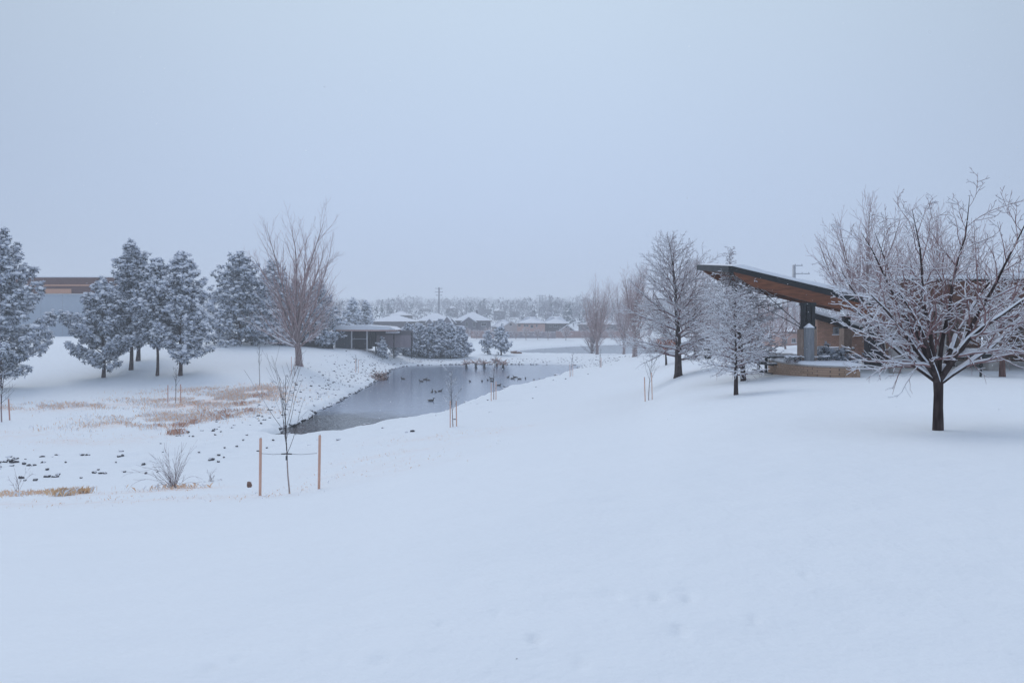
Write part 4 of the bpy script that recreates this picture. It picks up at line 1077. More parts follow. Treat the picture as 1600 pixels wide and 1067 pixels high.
# trees behind the pavilions
upright(1345, 62, 11.4, .85, 61, 'large pale bare tree behind the tilted roof and the fruit tree', tw='twig_pale', snow=(.9, .014), n=11, group='bare trees behind the shelter')
upright(1470, 66, 11.2, .7, 62, 'pale bare tree behind the shelter roof above the fruit tree', tw='twig_pale', snow=(.9, .014), n=9, group='bare trees behind the shelter')
upright(1395, 78, 9.6, .6, 65, 'bare tree farthest back between the two pale trees behind the shelter', tw='twig_pale', snow=(.9, .014), n=10, group='bare trees behind the shelter')
upright(1575, 60, 7.4, .7, 63, 'bare tree rising over the shelter roof at the right edge', tw='twig_pale', snow=(.9, .014), n=8, group='bare trees behind the shelter')
# small tree right of the barbecue grill
leader_tree('broadleaf_tree', at(1566, 30.5), 'slim tree with snowy twigs right of the barbecue grill', 4.2, .13, 71, M['bark_red'], M['twig'], clear=.3, W=.36, nl=26, angs=(1.4, .5), rmin=.006, snow=(1.2, .012), S=S_haw)
# thicket beyond the picnic tables
for k, (px, d, H) in enumerate([(1178, 62, 4.6), (1205, 66, 5.6), (1228, 70, 5.2), (1150, 70, 5.0), (1120, 80, 5.0), (1250, 78, 5.6), (1330, 52, 3.6)]):
    lb = ['purplish leafless thicket tree behind the snow laden pair', 'tallest purplish thicket tree behind the picnic tables', 'purplish thicket tree left of the pink walled house roof', 'thicket tree directly behind the thin twiggy top tree',
          'leftmost thicket tree, right of the litter bin', 'thicket tree in front of the grey steel transmission pole', 'small leafless tree beside the brick building'][k]
    rg = np.random.default_rng(90 + k)
    st = [(j * 2.4, .12 + .09 * j, H * .8 * rg.uniform(.8, 1), .8) for j in range(8)]
    spread_tree('broadleaf_tree', at(px, d), lb, H * .16, .09, st, 90 + k, M['bark_grey'], M['twig_pink'],
                dict(sub=[dict(n=10, t0=.1, ang=.55, ratio=.42, seg=4, wig=.1, up=.03), dict(n=5, t0=.1, ang=.6, ratio=.45, seg=3, wig=.12, up=.02)], Lref=[3.4, 1.4], rmin=.012), snow=(.8, .014), seg=7, wig=.07, group='purplish thicket trees')

# ------------------------------------------------------------------ conifers
def ico(sub_=0):
    t = (1 + 5 ** .5) / 2
    v = [(-1, t, 0), (1, t, 0), (-1, -t, 0), (1, -t, 0), (0, -1, t), (0, 1, t), (0, -1, -t), (0, 1, -t), (t, 0, -1), (t, 0, 1), (-t, 0, -1), (-t, 0, 1)]
    f = [(0, 11, 5), (0, 5, 1), (0, 1, 7), (0, 7, 10), (0, 10, 11), (1, 5, 9), (5, 11, 4), (11, 10, 2), (10, 7, 6), (7, 1, 8), (3, 9, 4), (3, 4, 2), (3, 2, 6), (3, 6, 8), (3, 8, 9), (4, 9, 5), (2, 4, 11), (6, 2, 10), (8, 6, 7), (9, 8, 1)]
    v = [np.array(a) / np.linalg.norm(a) for a in v]
    for _ in range(sub_):
        c = {}; nf = []
        def mid(a, b):
            k = (min(a, b), max(a, b))
            if k not in c: v.append(norm(v[a] + v[b])); c[k] = len(v) - 1
            return c[k]
        for a, b, d in f:
            x, y, z = mid(a, b), mid(b, d), mid(d, a); nf += [(a, x, z), (b, y, x), (d, z, y), (x, y, z)]
        f = nf
    return np.array(v), np.array(f)
ICO0, ICO1, ICO2 = ico(0), ico(1), ico(2)

def tuft_template(rg, n_bl, ln, wd, snow_r, upward=.35):
    """needle tuft radiating from the origin, some needles frosted, snow pad on top. material 0 needles, 1 frosted, 2 snow"""
    V = []; Fc = []; mi = []
    for k in range(n_bl):
        d = norm(rg.normal(0, 1, 3) + np.array([0, 0, upward])); l = ln * rg.uniform(.7, 1.15)
        s = norm(np.cross(d, rg.normal(0, 1, 3))) * wd * rg.uniform(.7, 1.3)
        b = len(V); V += [d * l * .08 - s * .4, d * l * .08 + s * .4, d * l * .62 + s, d * l, d * l * .62 - s]
        Fc.append((b, b + 1, b + 2, b + 3, b + 4)); mi.append(1 if (d[2] > -.1 and rg.random() < .82) or rg.random() < .38 else 0)
    V = np.array(V); F5 = np.array(Fc)
    iv, if_ = ICO0
    sv = iv * np.array([snow_r, snow_r * .85, snow_r * .5]) * (1 + rg.uniform(-.28, .28, (12, 1))) + np.array([0, 0, ln * .40])
    return V, F5, np.array(mi), sv, if_

def conifer(name, base, label, H, R, seed, clear=.1, kind='pine', group=None, tuft=.30, dens=1.0, trunk_r=.16, snow_p=.85, lean=0.0, skirt=.35):
    rg = np.random.default_rng(seed)
    root = empty(name, base, 0, label, 'tree', group)
    T = np.array([[0.12 * H * .05 * math.sin(k) + lean * k / 10, 0, -.3 + (H * .985 + .3) * k / 10] for k in range(11)]); Rr = np.linspace(trunk_r, .02, 11); Rr[0] *= 1.3
    polys = [(T, Rr)]; pos = []; sc = []
    nb = int(H / (.165 if kind == 'pine' else .12) * dens)
    for k in range(nb):
        t = (k + rg.random()) / nb
        h = H * (clear + (1 - clear) * t)
        if kind == 'pine':
            pr = min(1, (t / skirt + .35)) * (1 - t) ** .74
            L = R * (pr * (rg.uniform(.35, 1.0) ** .7) * (1.38 if k % 9 == 0 else 1.2) + .06)
            ang = 1.45 - .75 * t + rg.uniform(-.18, .18); curl = .09
        else:
            pr = min(1, t / .12 + .7) * (1 - t ** 1.5) ** .85
            L = R * (pr * rg.uniform(.78, 1.08) + .03)
            ang = 1.72 - .7 * t + rg.uniform(-.1, .1); curl = .07
        az = k * 2.39996 + rg.uniform(-.5, .5)
        d = np.array([math.cos(az) * math.sin(ang), math.sin(az) * math.sin(ang), math.cos(ang)])
        i = min(int(h / H * 10), 9); p0 = np.array([np.interp(h, T[:, 2], T[:, 0]), 0, h])
        b = branch(rg, p0, d, L, max(.012, min(.06, L * .018)), .008, 5, .06, curl)
        polys.append(b)
        m = max(1, int(L / (tuft * .62)))
        for j in range(m):
            f = (.22 + .80 * (j + rg.uniform(.2, 1)) / m) * 5; ii = min(int(f), 4); a = f - ii
            p = b[0][ii] * (1 - a) + b[0][ii + 1] * a
            side = np.array([-math.sin(az), math.cos(az), 0]) * rg.normal(0, .16) * L * min(1, .25 + f / 5)
            for _ in range(2 if kind == 'pine' else 1):
                pos.append(p + side + rg.normal(0, tuft * .42, 3) * np.array([1, 1, 1.15])); sc.append(rg.uniform(.75, 1.2))
    pos += [np.array([T[-1][0], 0, H * f_]) for f_ in (.95, .975, 1.0)]; sc += [.7, .6, .5]
    r = tree_meshes(polys, 5, M['pine_bark'], .6, .008, rg, .8, .6)
    link('trunk', np_mesh('trunk', r[0], r[1], [M['pine_bark'], M['snow']], r[2], True), root)
    pos = np.array(pos); sc = np.array(sc); n = len(pos)
    Vall = []; F5a = []; F3a = []; m5 = []; off = 0
    temps = [tuft_template(rg, 20 if kind == 'pine' else 18, tuft, tuft * .13, tuft * .60, .25 if kind == 'pine' else .1) for _ in range(5)]
    pick = rg.integers(0, 5, n)
    V3all = []; off3 = 0; parts = []
    for ti, (V, F5, mi, sv, sf) in enumerate(temps):
        ids = np.nonzero(pick == ti)[0]
        if not len(ids): continue
        a = rg.uniform(0, 6.28, len(ids)); ca, sa = np.cos(a), np.sin(a)
        Rm = np.zeros((len(ids), 3, 3)); Rm[:, 0, 0] = ca; Rm[:, 0, 1] = -sa; Rm[:, 1, 0] = sa; Rm[:, 1, 1] = ca; Rm[:, 2, 2] = 1
        W = np.einsum('nij,vj->nvi', Rm, V) * sc[ids][:, None, None] + pos[ids][:, None, :]
        parts.append((W.reshape(-1, 3), (F5[None] + (np.arange(len(ids)) * len(V))[:, None, None]).reshape(-1, 5), np.tile(mi, len(ids)), 5))
        sn = ids[rg.random(len(ids)) < snow_p]; sn = np.concatenate([sn, sn[rg.random(len(sn)) < .5]]); a = rg.uniform(0, 6.28, len(sn)); ca, sa = np.cos(a), np.sin(a)
        Rm = np.zeros((len(sn), 3, 3)); Rm[:, 0, 0] = ca; Rm[:, 0, 1] = -sa; Rm[:, 1, 0] = sa; Rm[:, 1, 1] = ca; Rm[:, 2, 2] = 1
        W = np.einsum('nij,vj->nvi', Rm, sv) * (sc[sn] * rg.uniform(.6, 1.3, len(sn)))[:, None, None] + (pos[sn] + rg.normal(0, tuft * .22, (len(sn), 3)))[:, None, :]
        parts.append((W.reshape(-1, 3), (sf[None] + (np.arange(len(sn)) * 12)[:, None, None]).reshape(-1, 3), np.full(len(sn) * 20, 2), 3))
    V = []; F5 = []; F3 = []; M5 = []; M3 = []; o = 0
    for W, Fq, mm, c in parts:
        V.append(W); (F5 if c == 5 else F3).append(Fq + o); (M5 if c == 5 else M3).append(mm); o += len(W)
    Fs = [np.concatenate(F5)] + ([np.concatenate(F3)] if F3 else []); Ms = [np.concatenate(M5)] + ([np.concatenate(M3)] if M3 else [])
    nd = M['needles'] if kind == 'pine' else M['needles_dark']
    link('crown', np_mesh('crown', np.concatenate(V), Fs, [nd, M['needles_frost'], M['snow']], Ms, False), root)
    return root

gp = 'snowy pines on the left bank'
conifer('pine_tree', at(-2, 74, -.1), 'big dark pine at the left edge of the photo', 14.3, 6.2, 101, clear=.07, tuft=.36, group=gp, trunk_r=.26)
conifer('pine_tree', at(162, 80), 'short broad pine at the left of the pine clump', 9.6, 4.4, 102, clear=.09, tuft=.34, group=gp, trunk_r=.2, skirt=.2)
conifer('pine_tree', at(205, 84), 'tallest pine of the clump, narrow topped, in the middle left', 13.4, 3.8, 103, clear=.16, tuft=.34, group=gp, trunk_r=.22)
conifer('pine_tree', at(216, 90), 'pine at the back of the clump just right of the tallest one', 12.0, 3.9, 104, clear=.18, tuft=.36, group=gp, trunk_r=.24)
conifer('pine_tree', at(246, 80), 'slender trunked pine between the tallest pine and the rightmost pine of the clump', 11.4, 3.4, 105, clear=.24, tuft=.34, group=gp, trunk_r=.16)
conifer('pine_tree', at(282, 79.5), 'rightmost pine of the clump with low spreading branches on the right', 11.9, 4.8, 106, clear=.10, tuft=.34, group=gp, trunk_r=.2, skirt=.3)
conifer('spruce_tree', at(375, 104), 'broad dark spruce between the pine clump and the cottonwood', 11.6, 6.2, 111, clear=.02, kind='spruce', tuft=.42, group='spruces by the board fence', trunk_r=.22, snow_p=.5)
conifer('spruce_tree', at(428, 112), 'spruce behind the left side of the cottonwood crown', 11.6, 4.6, 112, clear=.02, kind='spruce', tuft=.44, group='spruces by the board fence', trunk_r=.22)
conifer('spruce_tree', at(498, 118), 'rounder spruce right behind the cottonwood, beside the flat roofed shelter', 9.6, 3.9, 113, clear=.03, kind='spruce', tuft=.44, group='spruces by the board fence', trunk_r=.2)
conifer('spruce_tree', at(462, 124), 'spruce straight behind the cottonwood trunk', 10.0, 3.4, 114, clear=.03, kind='spruce', tuft=.46, group='spruces by the board fence', trunk_r=.2)
conifer('pine_tree', at(551, 190), 'left of the two round grey evergreens above the flat roofed shelter', 10.0, 3.6, 121, clear=.1, tuft=.55, dens=.7, group='round evergreens above the shelter')
conifer('pine_tree', at(572, 195), 'right of the two round grey evergreens above the flat roofed shelter', 9.6, 3.2, 122, clear=.1, tuft=.55, dens=.7, group='round evergreens above the shelter')
pp = [(638, 131, 5.0, 2.5, 'leftmost dwarf pine of the row at the far end of the pond'), (655, 134, 5.2, 2.6, 'second dwarf pine from the left of the row beyond the pond'), (672, 132, 5.2, 2.5, 'bushy dwarf pine in the middle left of the pondside row'),
      (688, 135, 6.2, 2.6, 'tallest pointed dwarf pine in the middle of the pondside row'), (704, 132, 5.4, 2.6, 'dwarf pine right of the tallest in the pondside row'), (720, 134, 4.9, 2.3, 'rightmost dwarf pine of the pondside row')]
for k, (px, d, H, R, lb) in enumerate(pp): conifer('pine_tree', at(px, d), lb, H, R, 130 + k, clear=.0, tuft=.36, dens=1.5, group='dwarf pines in a row beyond the pond', trunk_r=.12, skirt=.12)
conifer('pine_tree', at(783, 139), 'lone dark small pine at the far right of the pond, by the lake', 4.9, 2.3, 141, clear=.10, tuft=.38, trunk_r=.16, skirt=.15)
conifer('pine_tree', at(762, 141), 'pale frosted small pine left of the lone dark small pine', 3.9, 1.6, 142, clear=.05, tuft=.36, trunk_r=.1, snow_p=1.0, dens=.7)
conifer('shrub_pine', at(597, 122), 'snowy round evergreen shrub right of the flat roofed shelter', 2.9, 1.4, 143, clear=.0, tuft=.32, trunk_r=.08, group='evergreen shrubs by the shelter', skirt=.1)
conifer('shrub_pine', at(616, 126), 'smaller snowy evergreen shrub just left of the pondside pine row', 2.3, 1.2, 144, clear=.0, tuft=.32, trunk_r=.08, group='evergreen shrubs by the shelter', skirt=.1)
conifer('spruce_tree', at(1582, 46), 'dark spruce under the right end of the shelter', 4.6, 1.7, 151, clear=.03, kind='spruce', tuft=.26, trunk_r=.1, snow_p=.35)
conifer('spruce_tree', at(1612, 43), 'dark spruce cut by the right edge of the photo', 4.8, 1.8, 152, clear=.03, kind='spruce', tuft=.26, trunk_r=.1, snow_p=.35)
for k, (px, d, lb) in enumerate([(1288, 35.6, 'dark low juniper behind the planter, left half'), (1308, 35.2, 'dark low juniper spilling to the right end of the planter')]):
    conifer('juniper_bush', at(px, d), lb, .95 - .15 * k, 1.0, 160 + k, clear=.0, tuft=.16, trunk_r=.04, snow_p=.25, dens=1.6, group='dark junipers by the planter', skirt=.05)

# clipped hedge ball left of the shelter, small shrubs on the planter
def round_bush(name, px, d, w, h, label, seed, n, m='twig', leaf=.10, group=None, snow_n=60, dz=0.0, flat=1.0, cat='bush'):
    rg = np.random.default_rng(seed)
    r = empty(name, at(px, d, dz), 0, label, cat, group)
    polys = []
    for k in range(int(40)):
        az = k * 2.4; an = .25 + 1.2 * rg.random(); dd = np.array([math.cos(az) * math.sin(an), math.sin(az) * math.sin(an), math.cos(an)])
        polys.append(branch(rg, np.array([0, 0, -.05]), dd, h * .55 + (w / 2 - h * .4) * math.sin(an) ** 2, .012, .005, 4, .12, .03))
    rr = tree_meshes(polys, 4, M[m], .8, .008, rg)
    link('stems', np_mesh('stems', rr[0], rr[1], [M[m], M['snow']], rr[2], True), r)
    c = rg.normal(0, 1, (n, 3)); c /= np.linalg.norm(c, axis=1, keepdims=True); c *= (rg.random((n, 1)) ** .33) * np.array([[w / 2, w * flat / 2, h / 2]]); c[:, 2] += h / 2
    V, Fq = leaf_quads(c, leaf, rg, .5)
    top = rg.random(n) < np.clip((c[:, 2] / h - .35) * 1.6, .05, .9)
    link('foliage', np_mesh('foliage', V, [Fq[~top], Fq[top]], [M['needles_dark'], M['snow']], [np.zeros((~top).sum(), int), np.ones(top.sum(), int)]), r)
    iv, if_ = ICO1
    V = []; Fs = []
    for k in range(snow_n):
        a = rg.uniform(0, 6.28); q = rg.random() ** .5 * .85
        p = np.array([math.cos(a) * q * w / 2, math.sin(a) * q * w * flat / 2, h * (.5 + .47 * math.sqrt(1 - q * q))])
        V.append(iv * np.array([1, .9, .35]) * rg.uniform(.08, .16) * max(w / 1.6, .5) * (1 + rg.uniform(-.2, .2, (len(iv), 1))) + p); Fs.append(if_ + k * len(iv))
    link('snow_cap', np_mesh('snow_cap', np.concatenate(V), [np.concatenate(Fs)], M['snow'], None, True), r)
round_bush('clipped_bush', 511, 117, 2.2, 1.55, 'rounded dark clipped bush with snow cap at the left end of the flat roofed shelter', 201, 2600, leaf=.09, snow_n=70)
for k, px in enumerate([1232, 1243, 1254, 1270, 1281, 1291]):
    lb = ['leftmost snow puffed plant in the stone planter', 'second snow puffed plant from the left in the planter', 'snow puffed plant just left of the grey capped post', 'snow puffed plant just right of the grey capped post', 'second snow puffed plant right of the grey post', 'rightmost snow puffed plant in the planter'][k]
    rt = round_bush('planter_shrub', px, 33.5, .42, .26, lb, 210 + k, 90, leaf=.03, group='snow puffed planter plants', snow_n=16, m='bark_red')
for o in [o for o in COL.objects if o.name.startswith('planter_shrub')]:
    o.location.z = H1(PX(1272, 33), 32) + .56

# low shrubs and little bare trees before the far fence
far_bush = None
rg = np.random.default_rng(300)
st = [(j * 2.4, .1 + .11 * j, 2.6 * rg.uniform(.8, 1), .8) for j in range(7)]
spots = [(745, 244, 'little frosted tree at the left end of the reddish fence'), (763, 243, 'little frosted tree before the right end of the reddish fence'), (790, 242, 'frosted tree before the grey board fence, leftmost'), (806, 244, 'second frosted tree along the grey board fence'),
         (822, 241, 'frosted tree below the row of small windows of the pink house'), (840, 243, 'frosted tree below the right corner of the pink house'), (856, 242, 'frosted tree where the grey and pinkish fences meet'), (884, 242, 'frosted tree left of the upright lakeside trees, by the fence'),
         (955, 246, 'frosted tree by the fence between the two lakeside trees'), (1015, 250, 'frosted tree by the far lake shore, right of the lakeside trees'), (640, 228, 'frosted tree before the long low grey house'), (730, 236, 'frosted tree right of the dwarf pine row, far lawn'),
         (1040, 252, 'frosted tree on the far lake shore behind the tall dark trunked tree'), (1075, 252, 'frosted tree on the far lake shore at the right')]
for k, (px, d, lb) in enumerate(spots):
    if far_bush is None:
        far_bush = spread_tree('ornamental_tree', at(px, d), lb, .7, .08, st, 300, M['bark_grey'], M['twig_pink'],
            dict(sub=[dict(n=9, t0=.1, ang=.6, ratio=.45, seg=3, wig=.1, up=.03), dict(n=4, t0=.1, ang=.6, ratio=.5, seg=3, wig=.12, up=.02)], Lref=[2.2, 1.0], rmin=.028), snow=(.9, .03), seg=5, wig=.08, group='frosted ornamental trees along the far fence')
    else:
        c = copy_tree(far_bush); c.location = at(px, d); c.rotation_euler = (0, 0, k * 1.3); s_ = .8 + .6 * ((k * 37) % 10) / 10
        c.scale = (s_, s_, s_); tag(c, lb, 'tree', 'frosted ornamental trees along the far fence')

# wooded hillside beyond the houses
def hillside_wood():
    rg = np.random.default_rng(55); Vs = []; F0 = []; F1 = []; F2 = []; o = 0
    n = 6200
    d = 275 + 900 * rg.random(n) ** .9; az = rg.uniform(-.62, .62, n)
    x = d * np.tan(az); h = height(x, d, True)
    ev = rg.random(n) < .32 + .3 * vnoise(x / 40, d / 60)
    for i in range(n):
        ppx = 800 + F * x[i] / d[i]
        if d[i] < 330 and (540 < ppx < 1000) : continue
        H = rg.uniform(4.5, 9) * (.75 + 1.1 * max(0, .25 + vnoise(x[i] / 22, d[i] / 90))) * (.85 if ev[i] else 1); W = H * (rg.uniform(.2, .3) if ev[i] else rg.uniform(.34, .52))
        m = 44 if d[i] < 600 else 26
        t = rg.random(m) ** (1.0 if ev[i] else .7)
        pr = (1 - t) ** .8 if ev[i] else np.sin(np.pi * np.clip(t * .8 + .18, 0, 1)) ** .7
        a = rg.uniform(0, 6.28, m); q = np.sqrt(rg.random(m))
        c = np.column_stack([np.cos(a) * q * W * pr, np.sin(a) * q * W * pr, H * (.0 + 1.0 * t)]) + np.array([x[i], d[i], h[i]])
        dirs = rg.normal(0, 1, (m, 3)) * np.array([1, 1, .5 if ev[i] else 1.6]); dirs /= np.linalg.norm(dirs, axis=1, keepdims=True)
        s2 = np.cross(dirs, rg.normal(0, 1, (m, 3))); s2 /= np.linalg.norm(s2, axis=1, keepdims=True)
        l = (H * .085 if ev[i] else H * .12) * rg.uniform(.6, 1.3, m)[:, None]; w = l * (.5 if ev[i] else .16)
        V = np.stack([c - dirs * l, c + s2 * w, c + dirs * l, c - s2 * w], axis=1).reshape(-1, 3)
        Q = np.arange(4 * m).reshape(-1, 4) + o; o += len(V); Vs.append(V)
        sn = rg.random(m) < (.12 if ev[i] else .07)
        (F1 if ev[i] else F0).append(Q[~sn]); F2.append(Q[sn])
    F0, F1, F2 = map(np.concatenate, (F0, F1, F2))
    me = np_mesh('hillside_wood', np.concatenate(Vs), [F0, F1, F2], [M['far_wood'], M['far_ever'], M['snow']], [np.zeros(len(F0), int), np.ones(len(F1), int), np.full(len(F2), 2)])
    tag(link('hillside_wood', me), 'far wooded hillside of bare trees and evergreens fading in the snowy air', 'wood', kind='stuff')
hillside_wood()

# ------------------------------------------------------------------ saplings, stakes
def stake(px, d, h, label, lean=(0, 0), m='stake', w=.055, group='wooden stakes beside the saplings', name='wooden_stake'):
    if d > 30: w *= .8
    r = empty(name, at(px, d), random.Random(int(px * 7)).uniform(-.5, .5), label, 'stake', group)
    z0 = -.35
    mb = MB()
    ring = []
    for k, z in enumerate((z0, 0, h * .5, h - .02, h)):
        s_ = w / 2 * (.75 if k == 4 else 1)
        ring.append([(lean[0] * z + a * s_, lean[1] * z + b * s_, z) for a, b in ((-1, -1), (1, -1), (1, 1), (-1, 1))])
    vs = sum(ring, []); fs = [(3, 2, 1, 0), (16, 17, 18, 19)]
    for k in range(4):
        for i in range(4): fs.append((k * 4 + i, k * 4 + (i + 1) % 4, k * 4 + 4 + (i + 1) % 4, k * 4 + 4 + i))
    mb.add(vs, fs); mb.build('shaft', M[m], r)
    MB().box((lean[0] * h, lean[1] * h, h + .012), (w * .9, w * .9, .024), 0, 0, 1, .01).build('snow_cap', M['snow'], r)
    return r

def sapling(px, d, H, seed, label, nb=14, r0=.022, first=.28, snow=.006, ang=.5, lean=0.0, L=.45, rmin=.0035, strap=None, dark=True, vsub=5):
    rg = np.random.default_rng(seed)
    base = at(px, d)
    root = empty('sapling', base, 0, label, 'sapling', 'staked young trees')
    T, Rr = branch(rg, np.array([0, 0, -.2]), norm(np.array([lean, 0, 1.0])), H * .8 + .2, r0, rmin * 1.3, 10, .035, .03)
    lo = [(T[:5], Rr[:5])]; crown = [(T[4:], Rr[4:])]; tw = []
    for k in range(nb):
        t = first + (.95 - first) * (k + rg.random()) / nb; f = t * 10; i = min(int(f), 9); p = T[i] * (1 - (f - i)) + T[i + 1] * (f - i)
        a = k * 2.4 + rg.uniform(-.4, .4); an = ang * rg.uniform(.7, 1.3)
        dd = np.array([math.cos(a) * math.sin(an), math.sin(a) * math.sin(an), math.cos(an)])
        l = H * L * (1.1 - .55 * t) * rg.uniform(.7, 1.1)
        b = branch(rg, p, dd, l, max(Rr[i] * .5, rmin), rmin * .7, 7, .06, .035); crown.append(b)
        for j in range(vsub):
            q = rg.uniform(.2, .9) * 7; ii = min(int(q), 6); dq = norm(b[0][ii + 1] - b[0][ii])
            tw.append(branch(rg, b[0][ii], away(dq, .55, rg.uniform(0, 6.28)), l * rg.uniform(.15, .38), rmin * .9, rmin * .6, 4, .08, .03))
    r = tree_meshes(lo, 7, M['sap_bark'], .2, .003, rg)
    link('trunk', np_mesh('trunk', r[0], r[1], [M['sap_bark'] if not dark else M['bark_grey'], M['snow']], r[2], True), root)
    r = tree_meshes(crown + tw, 4, M['bark'], .8, snow, rg, .93, .75)
    link('crown', np_mesh('crown', r[0], r[1], [M['bark'], M['snow']], r[2], True), root)
    if strap:
        z, reach = strap
        zi = np.interp(z, T[:, 2], T[:, 0])
        mb = MB()
        for sg, l in reach: mb.tube([(zi + sg * .13, 0, z), (zi + sg * l * .5, .0, z - .012), (zi + sg * l, 0, z + .02)], [.006, .006, .006], 5)
        mb.build('guy_wire', M['wire'], root)
        MB().tube([(zi - .14, 0, z + .0), (zi, -.03, z + .012), (zi + .14, 0, z)], [.016, .022, .016], 6).tube([(zi, 0, z - .16), (zi, 0, z - .05)], [.028, .028], 8).build('strap', M['tape'], root)
    return root

# nearest sapling with its two tall stakes
sapling(453, 21, 3.9, 401, 'nearest young tree, tied by wires between two tall orange stakes', nb=14, r0=.023, first=.34, ang=.40, L=.60, lean=-.03, rmin=.0035, strap=(1.04, ((-1, .72), (1, .80))), dark=False, vsub=2, snow=.003)
stake(406.5, 21, 1.52, 'tall orange stake left of the nearest young tree', lean=(.012, 0), w=.05)
stake(498.5, 21, 1.42, 'tall orange stake right of the nearest young tree', lean=(.02, 0), w=.048)
# second sapling by the near bank
sapling(708, 45.5, 4.0, 402, 'snowy young tree by the near pond bank between two short stakes', nb=18, r0=.03, first=.3, ang=.62, L=.30, lean=-.05, rmin=.006, snow=.014, vsub=5)
stake(703.5, 45, 1.50, 'orange stake left of the snowy young tree by the near bank', w=.06); stake(713.5, 45.5, 1.45, 'orange stake right of the snowy young tree by the near bank', lean=(-.02, 0), w=.06)
sapling(771.5, 66, 4.8, 403, 'young tree whose dark stem crosses the pond, farther along the near bank', nb=12, r0=.04, first=.45, ang=.5, L=.22, rmin=.009, snow=.010, lean=-.02, vsub=2)
stake(767.5, 65, 1.5, 'faint stake left of the young tree crossing the pond', w=.06); stake(775, 66, 1.5, 'faint stake right of the young tree crossing the pond', w=.06)
sapling(892, 93, 3.5, 404, 'tiny young tree near the right tip of the pond', nb=9, r0=.035, first=.4, ang=.7, L=.2, rmin=.009, snow=.010, vsub=2)
stake(890.5, 92, 1.5, 'faint stake left of the tiny young tree at the pond tip', w=.06); stake(895, 93, 1.45, 'faint stake right of the tiny young tree at the pond tip', w=.06)
sapling(937.5, 105, 3.2, 405, 'tiny young tree below the pinkish upright lakeside tree', nb=7, r0=.05, first=.5, ang=.4, L=.2, rmin=.010, vsub=2)
stake(939, 104, 1.3, 'stake beside the tiny young tree below the lakeside tree', w=.07, m='stake_red')
sapling(1013, 41.5, 2.95, 406, 'leafless young tree alone on the open lawn with two short stakes', nb=9, r0=.026, first=.40, ang=.5, L=.50, rmin=.005, snow=.006, vsub=4)
stake(1008, 41.5, 1.28, 'stake left of the young tree alone on the open lawn', lean=(-.03, 0), w=.05); stake(1019, 40.5, 1.38, 'stake right of the young tree alone on the open lawn', lean=(-.025, 0), w=.055)
sapling(274.5, 64, 3.6, 407, 'thin young tree in front of the pine clump between two reddish stakes', nb=10, r0=.035, first=.45, ang=.5, L=.25, rmin=.008, vsub=2, lean=.01)
stake(262.5, 63, 1.6, 'reddish stake left of the thin young tree before the pines', m='stake_red', w=.06); stake(282.5, 64, 1.5, 'reddish stake right of the thin young tree before the pines', m='stake_red', w=.06)
sapling(3, 54, 4.2, 408, 'young tree under the big dark pine at the left edge', nb=16, r0=.05, first=.42, ang=1.1, L=.34, rmin=.008, snow=.014, lean=.03, vsub=5)
stake(15.5, 55, 1.5, 'red stake right of the young tree at the left edge', m='stake_red', w=.08, lean=(-.08, 0))
sapling(406, 72, 4.4, 409, 'thin young tree left of the cottonwood trunk, behind the nearest young tree', nb=8, r0=.035, first=.5, ang=.35, L=.25, rmin=.008, vsub=2)
for px, lb in ((455.5, 'leftmost grey stake beside the cottonwood foot'), (461, 'middle grey stake left of the cottonwood foot')): stake(px, 78, 1.8, lb, w=.05, m='stake_red')
stake(555.5, 96, 1.6, 'left of the two faint stakes in front of the flat roofed shelter', w=.05); stake(560, 96, 1.6, 'right of the two faint stakes in front of the flat roofed shelter', w=.05)
sapling(557.5, 97, 2.5, 410, 'faint young tree in front of the flat roofed shelter', nb=6, r0=.03, first=.5, ang=.35, L=.3, rmin=.008, vsub=2)

# arching shrub by the stream bed
def arching_shrub(px, d, label, H, n, seed, spread=1.25):
    rg = np.random.default_rng(seed); root = empty('arching_shrub', at(px, d), 0, label, 'shrub')
    A = []; B = []
    for k in range(n):
        az = rg.uniform(0, 6.28); an = rg.uniform(.05, 1.05); L = H * rg.uniform(.6, 1.75)
        dd = np.array([math.cos(az) * math.sin(an) * 1.2, math.sin(az) * math.sin(an), math.cos(an)])
        b = branch(rg, np.array([rg.normal(0, .06), rg.normal(0, .06), -.05]), norm(dd), L, .0055, .0022, 9, .05, -.02, .02 + spread * .30 * an)
        (A if k % 2 else B).append(b)
        for j in range(3):
            i = rg.integers(2, 8); B.append(branch(rg, b[0][i], away(norm(b[0][i + 1] - b[0][i]), .5, rg.uniform(0, 6.28)), L * .22, .004, .0025, 4, .08, .0))
    for nm, P, bk in (('stems', A, M['bark_grey']), ('twigs', B, M['twig'])):
        r = tree_meshes(P, 4, bk, .8, .0035, rg, .9, .7)
        link(nm, np_mesh(nm, r[0], r[1], [bk, M['snow']], r[2], True), root)
arching_shrub(272, 27, 'leafless shrub with arching grey stems beside the stony stream bed', 1.05, 44, 501)
arching_shrub(28, 27.5, 'few thin arching stems above the snow at the lower left', .7, 6, 502)
arching_shrub(330, 30, 'small wiry shrub right of the big arching shrub', .38, 12, 503)

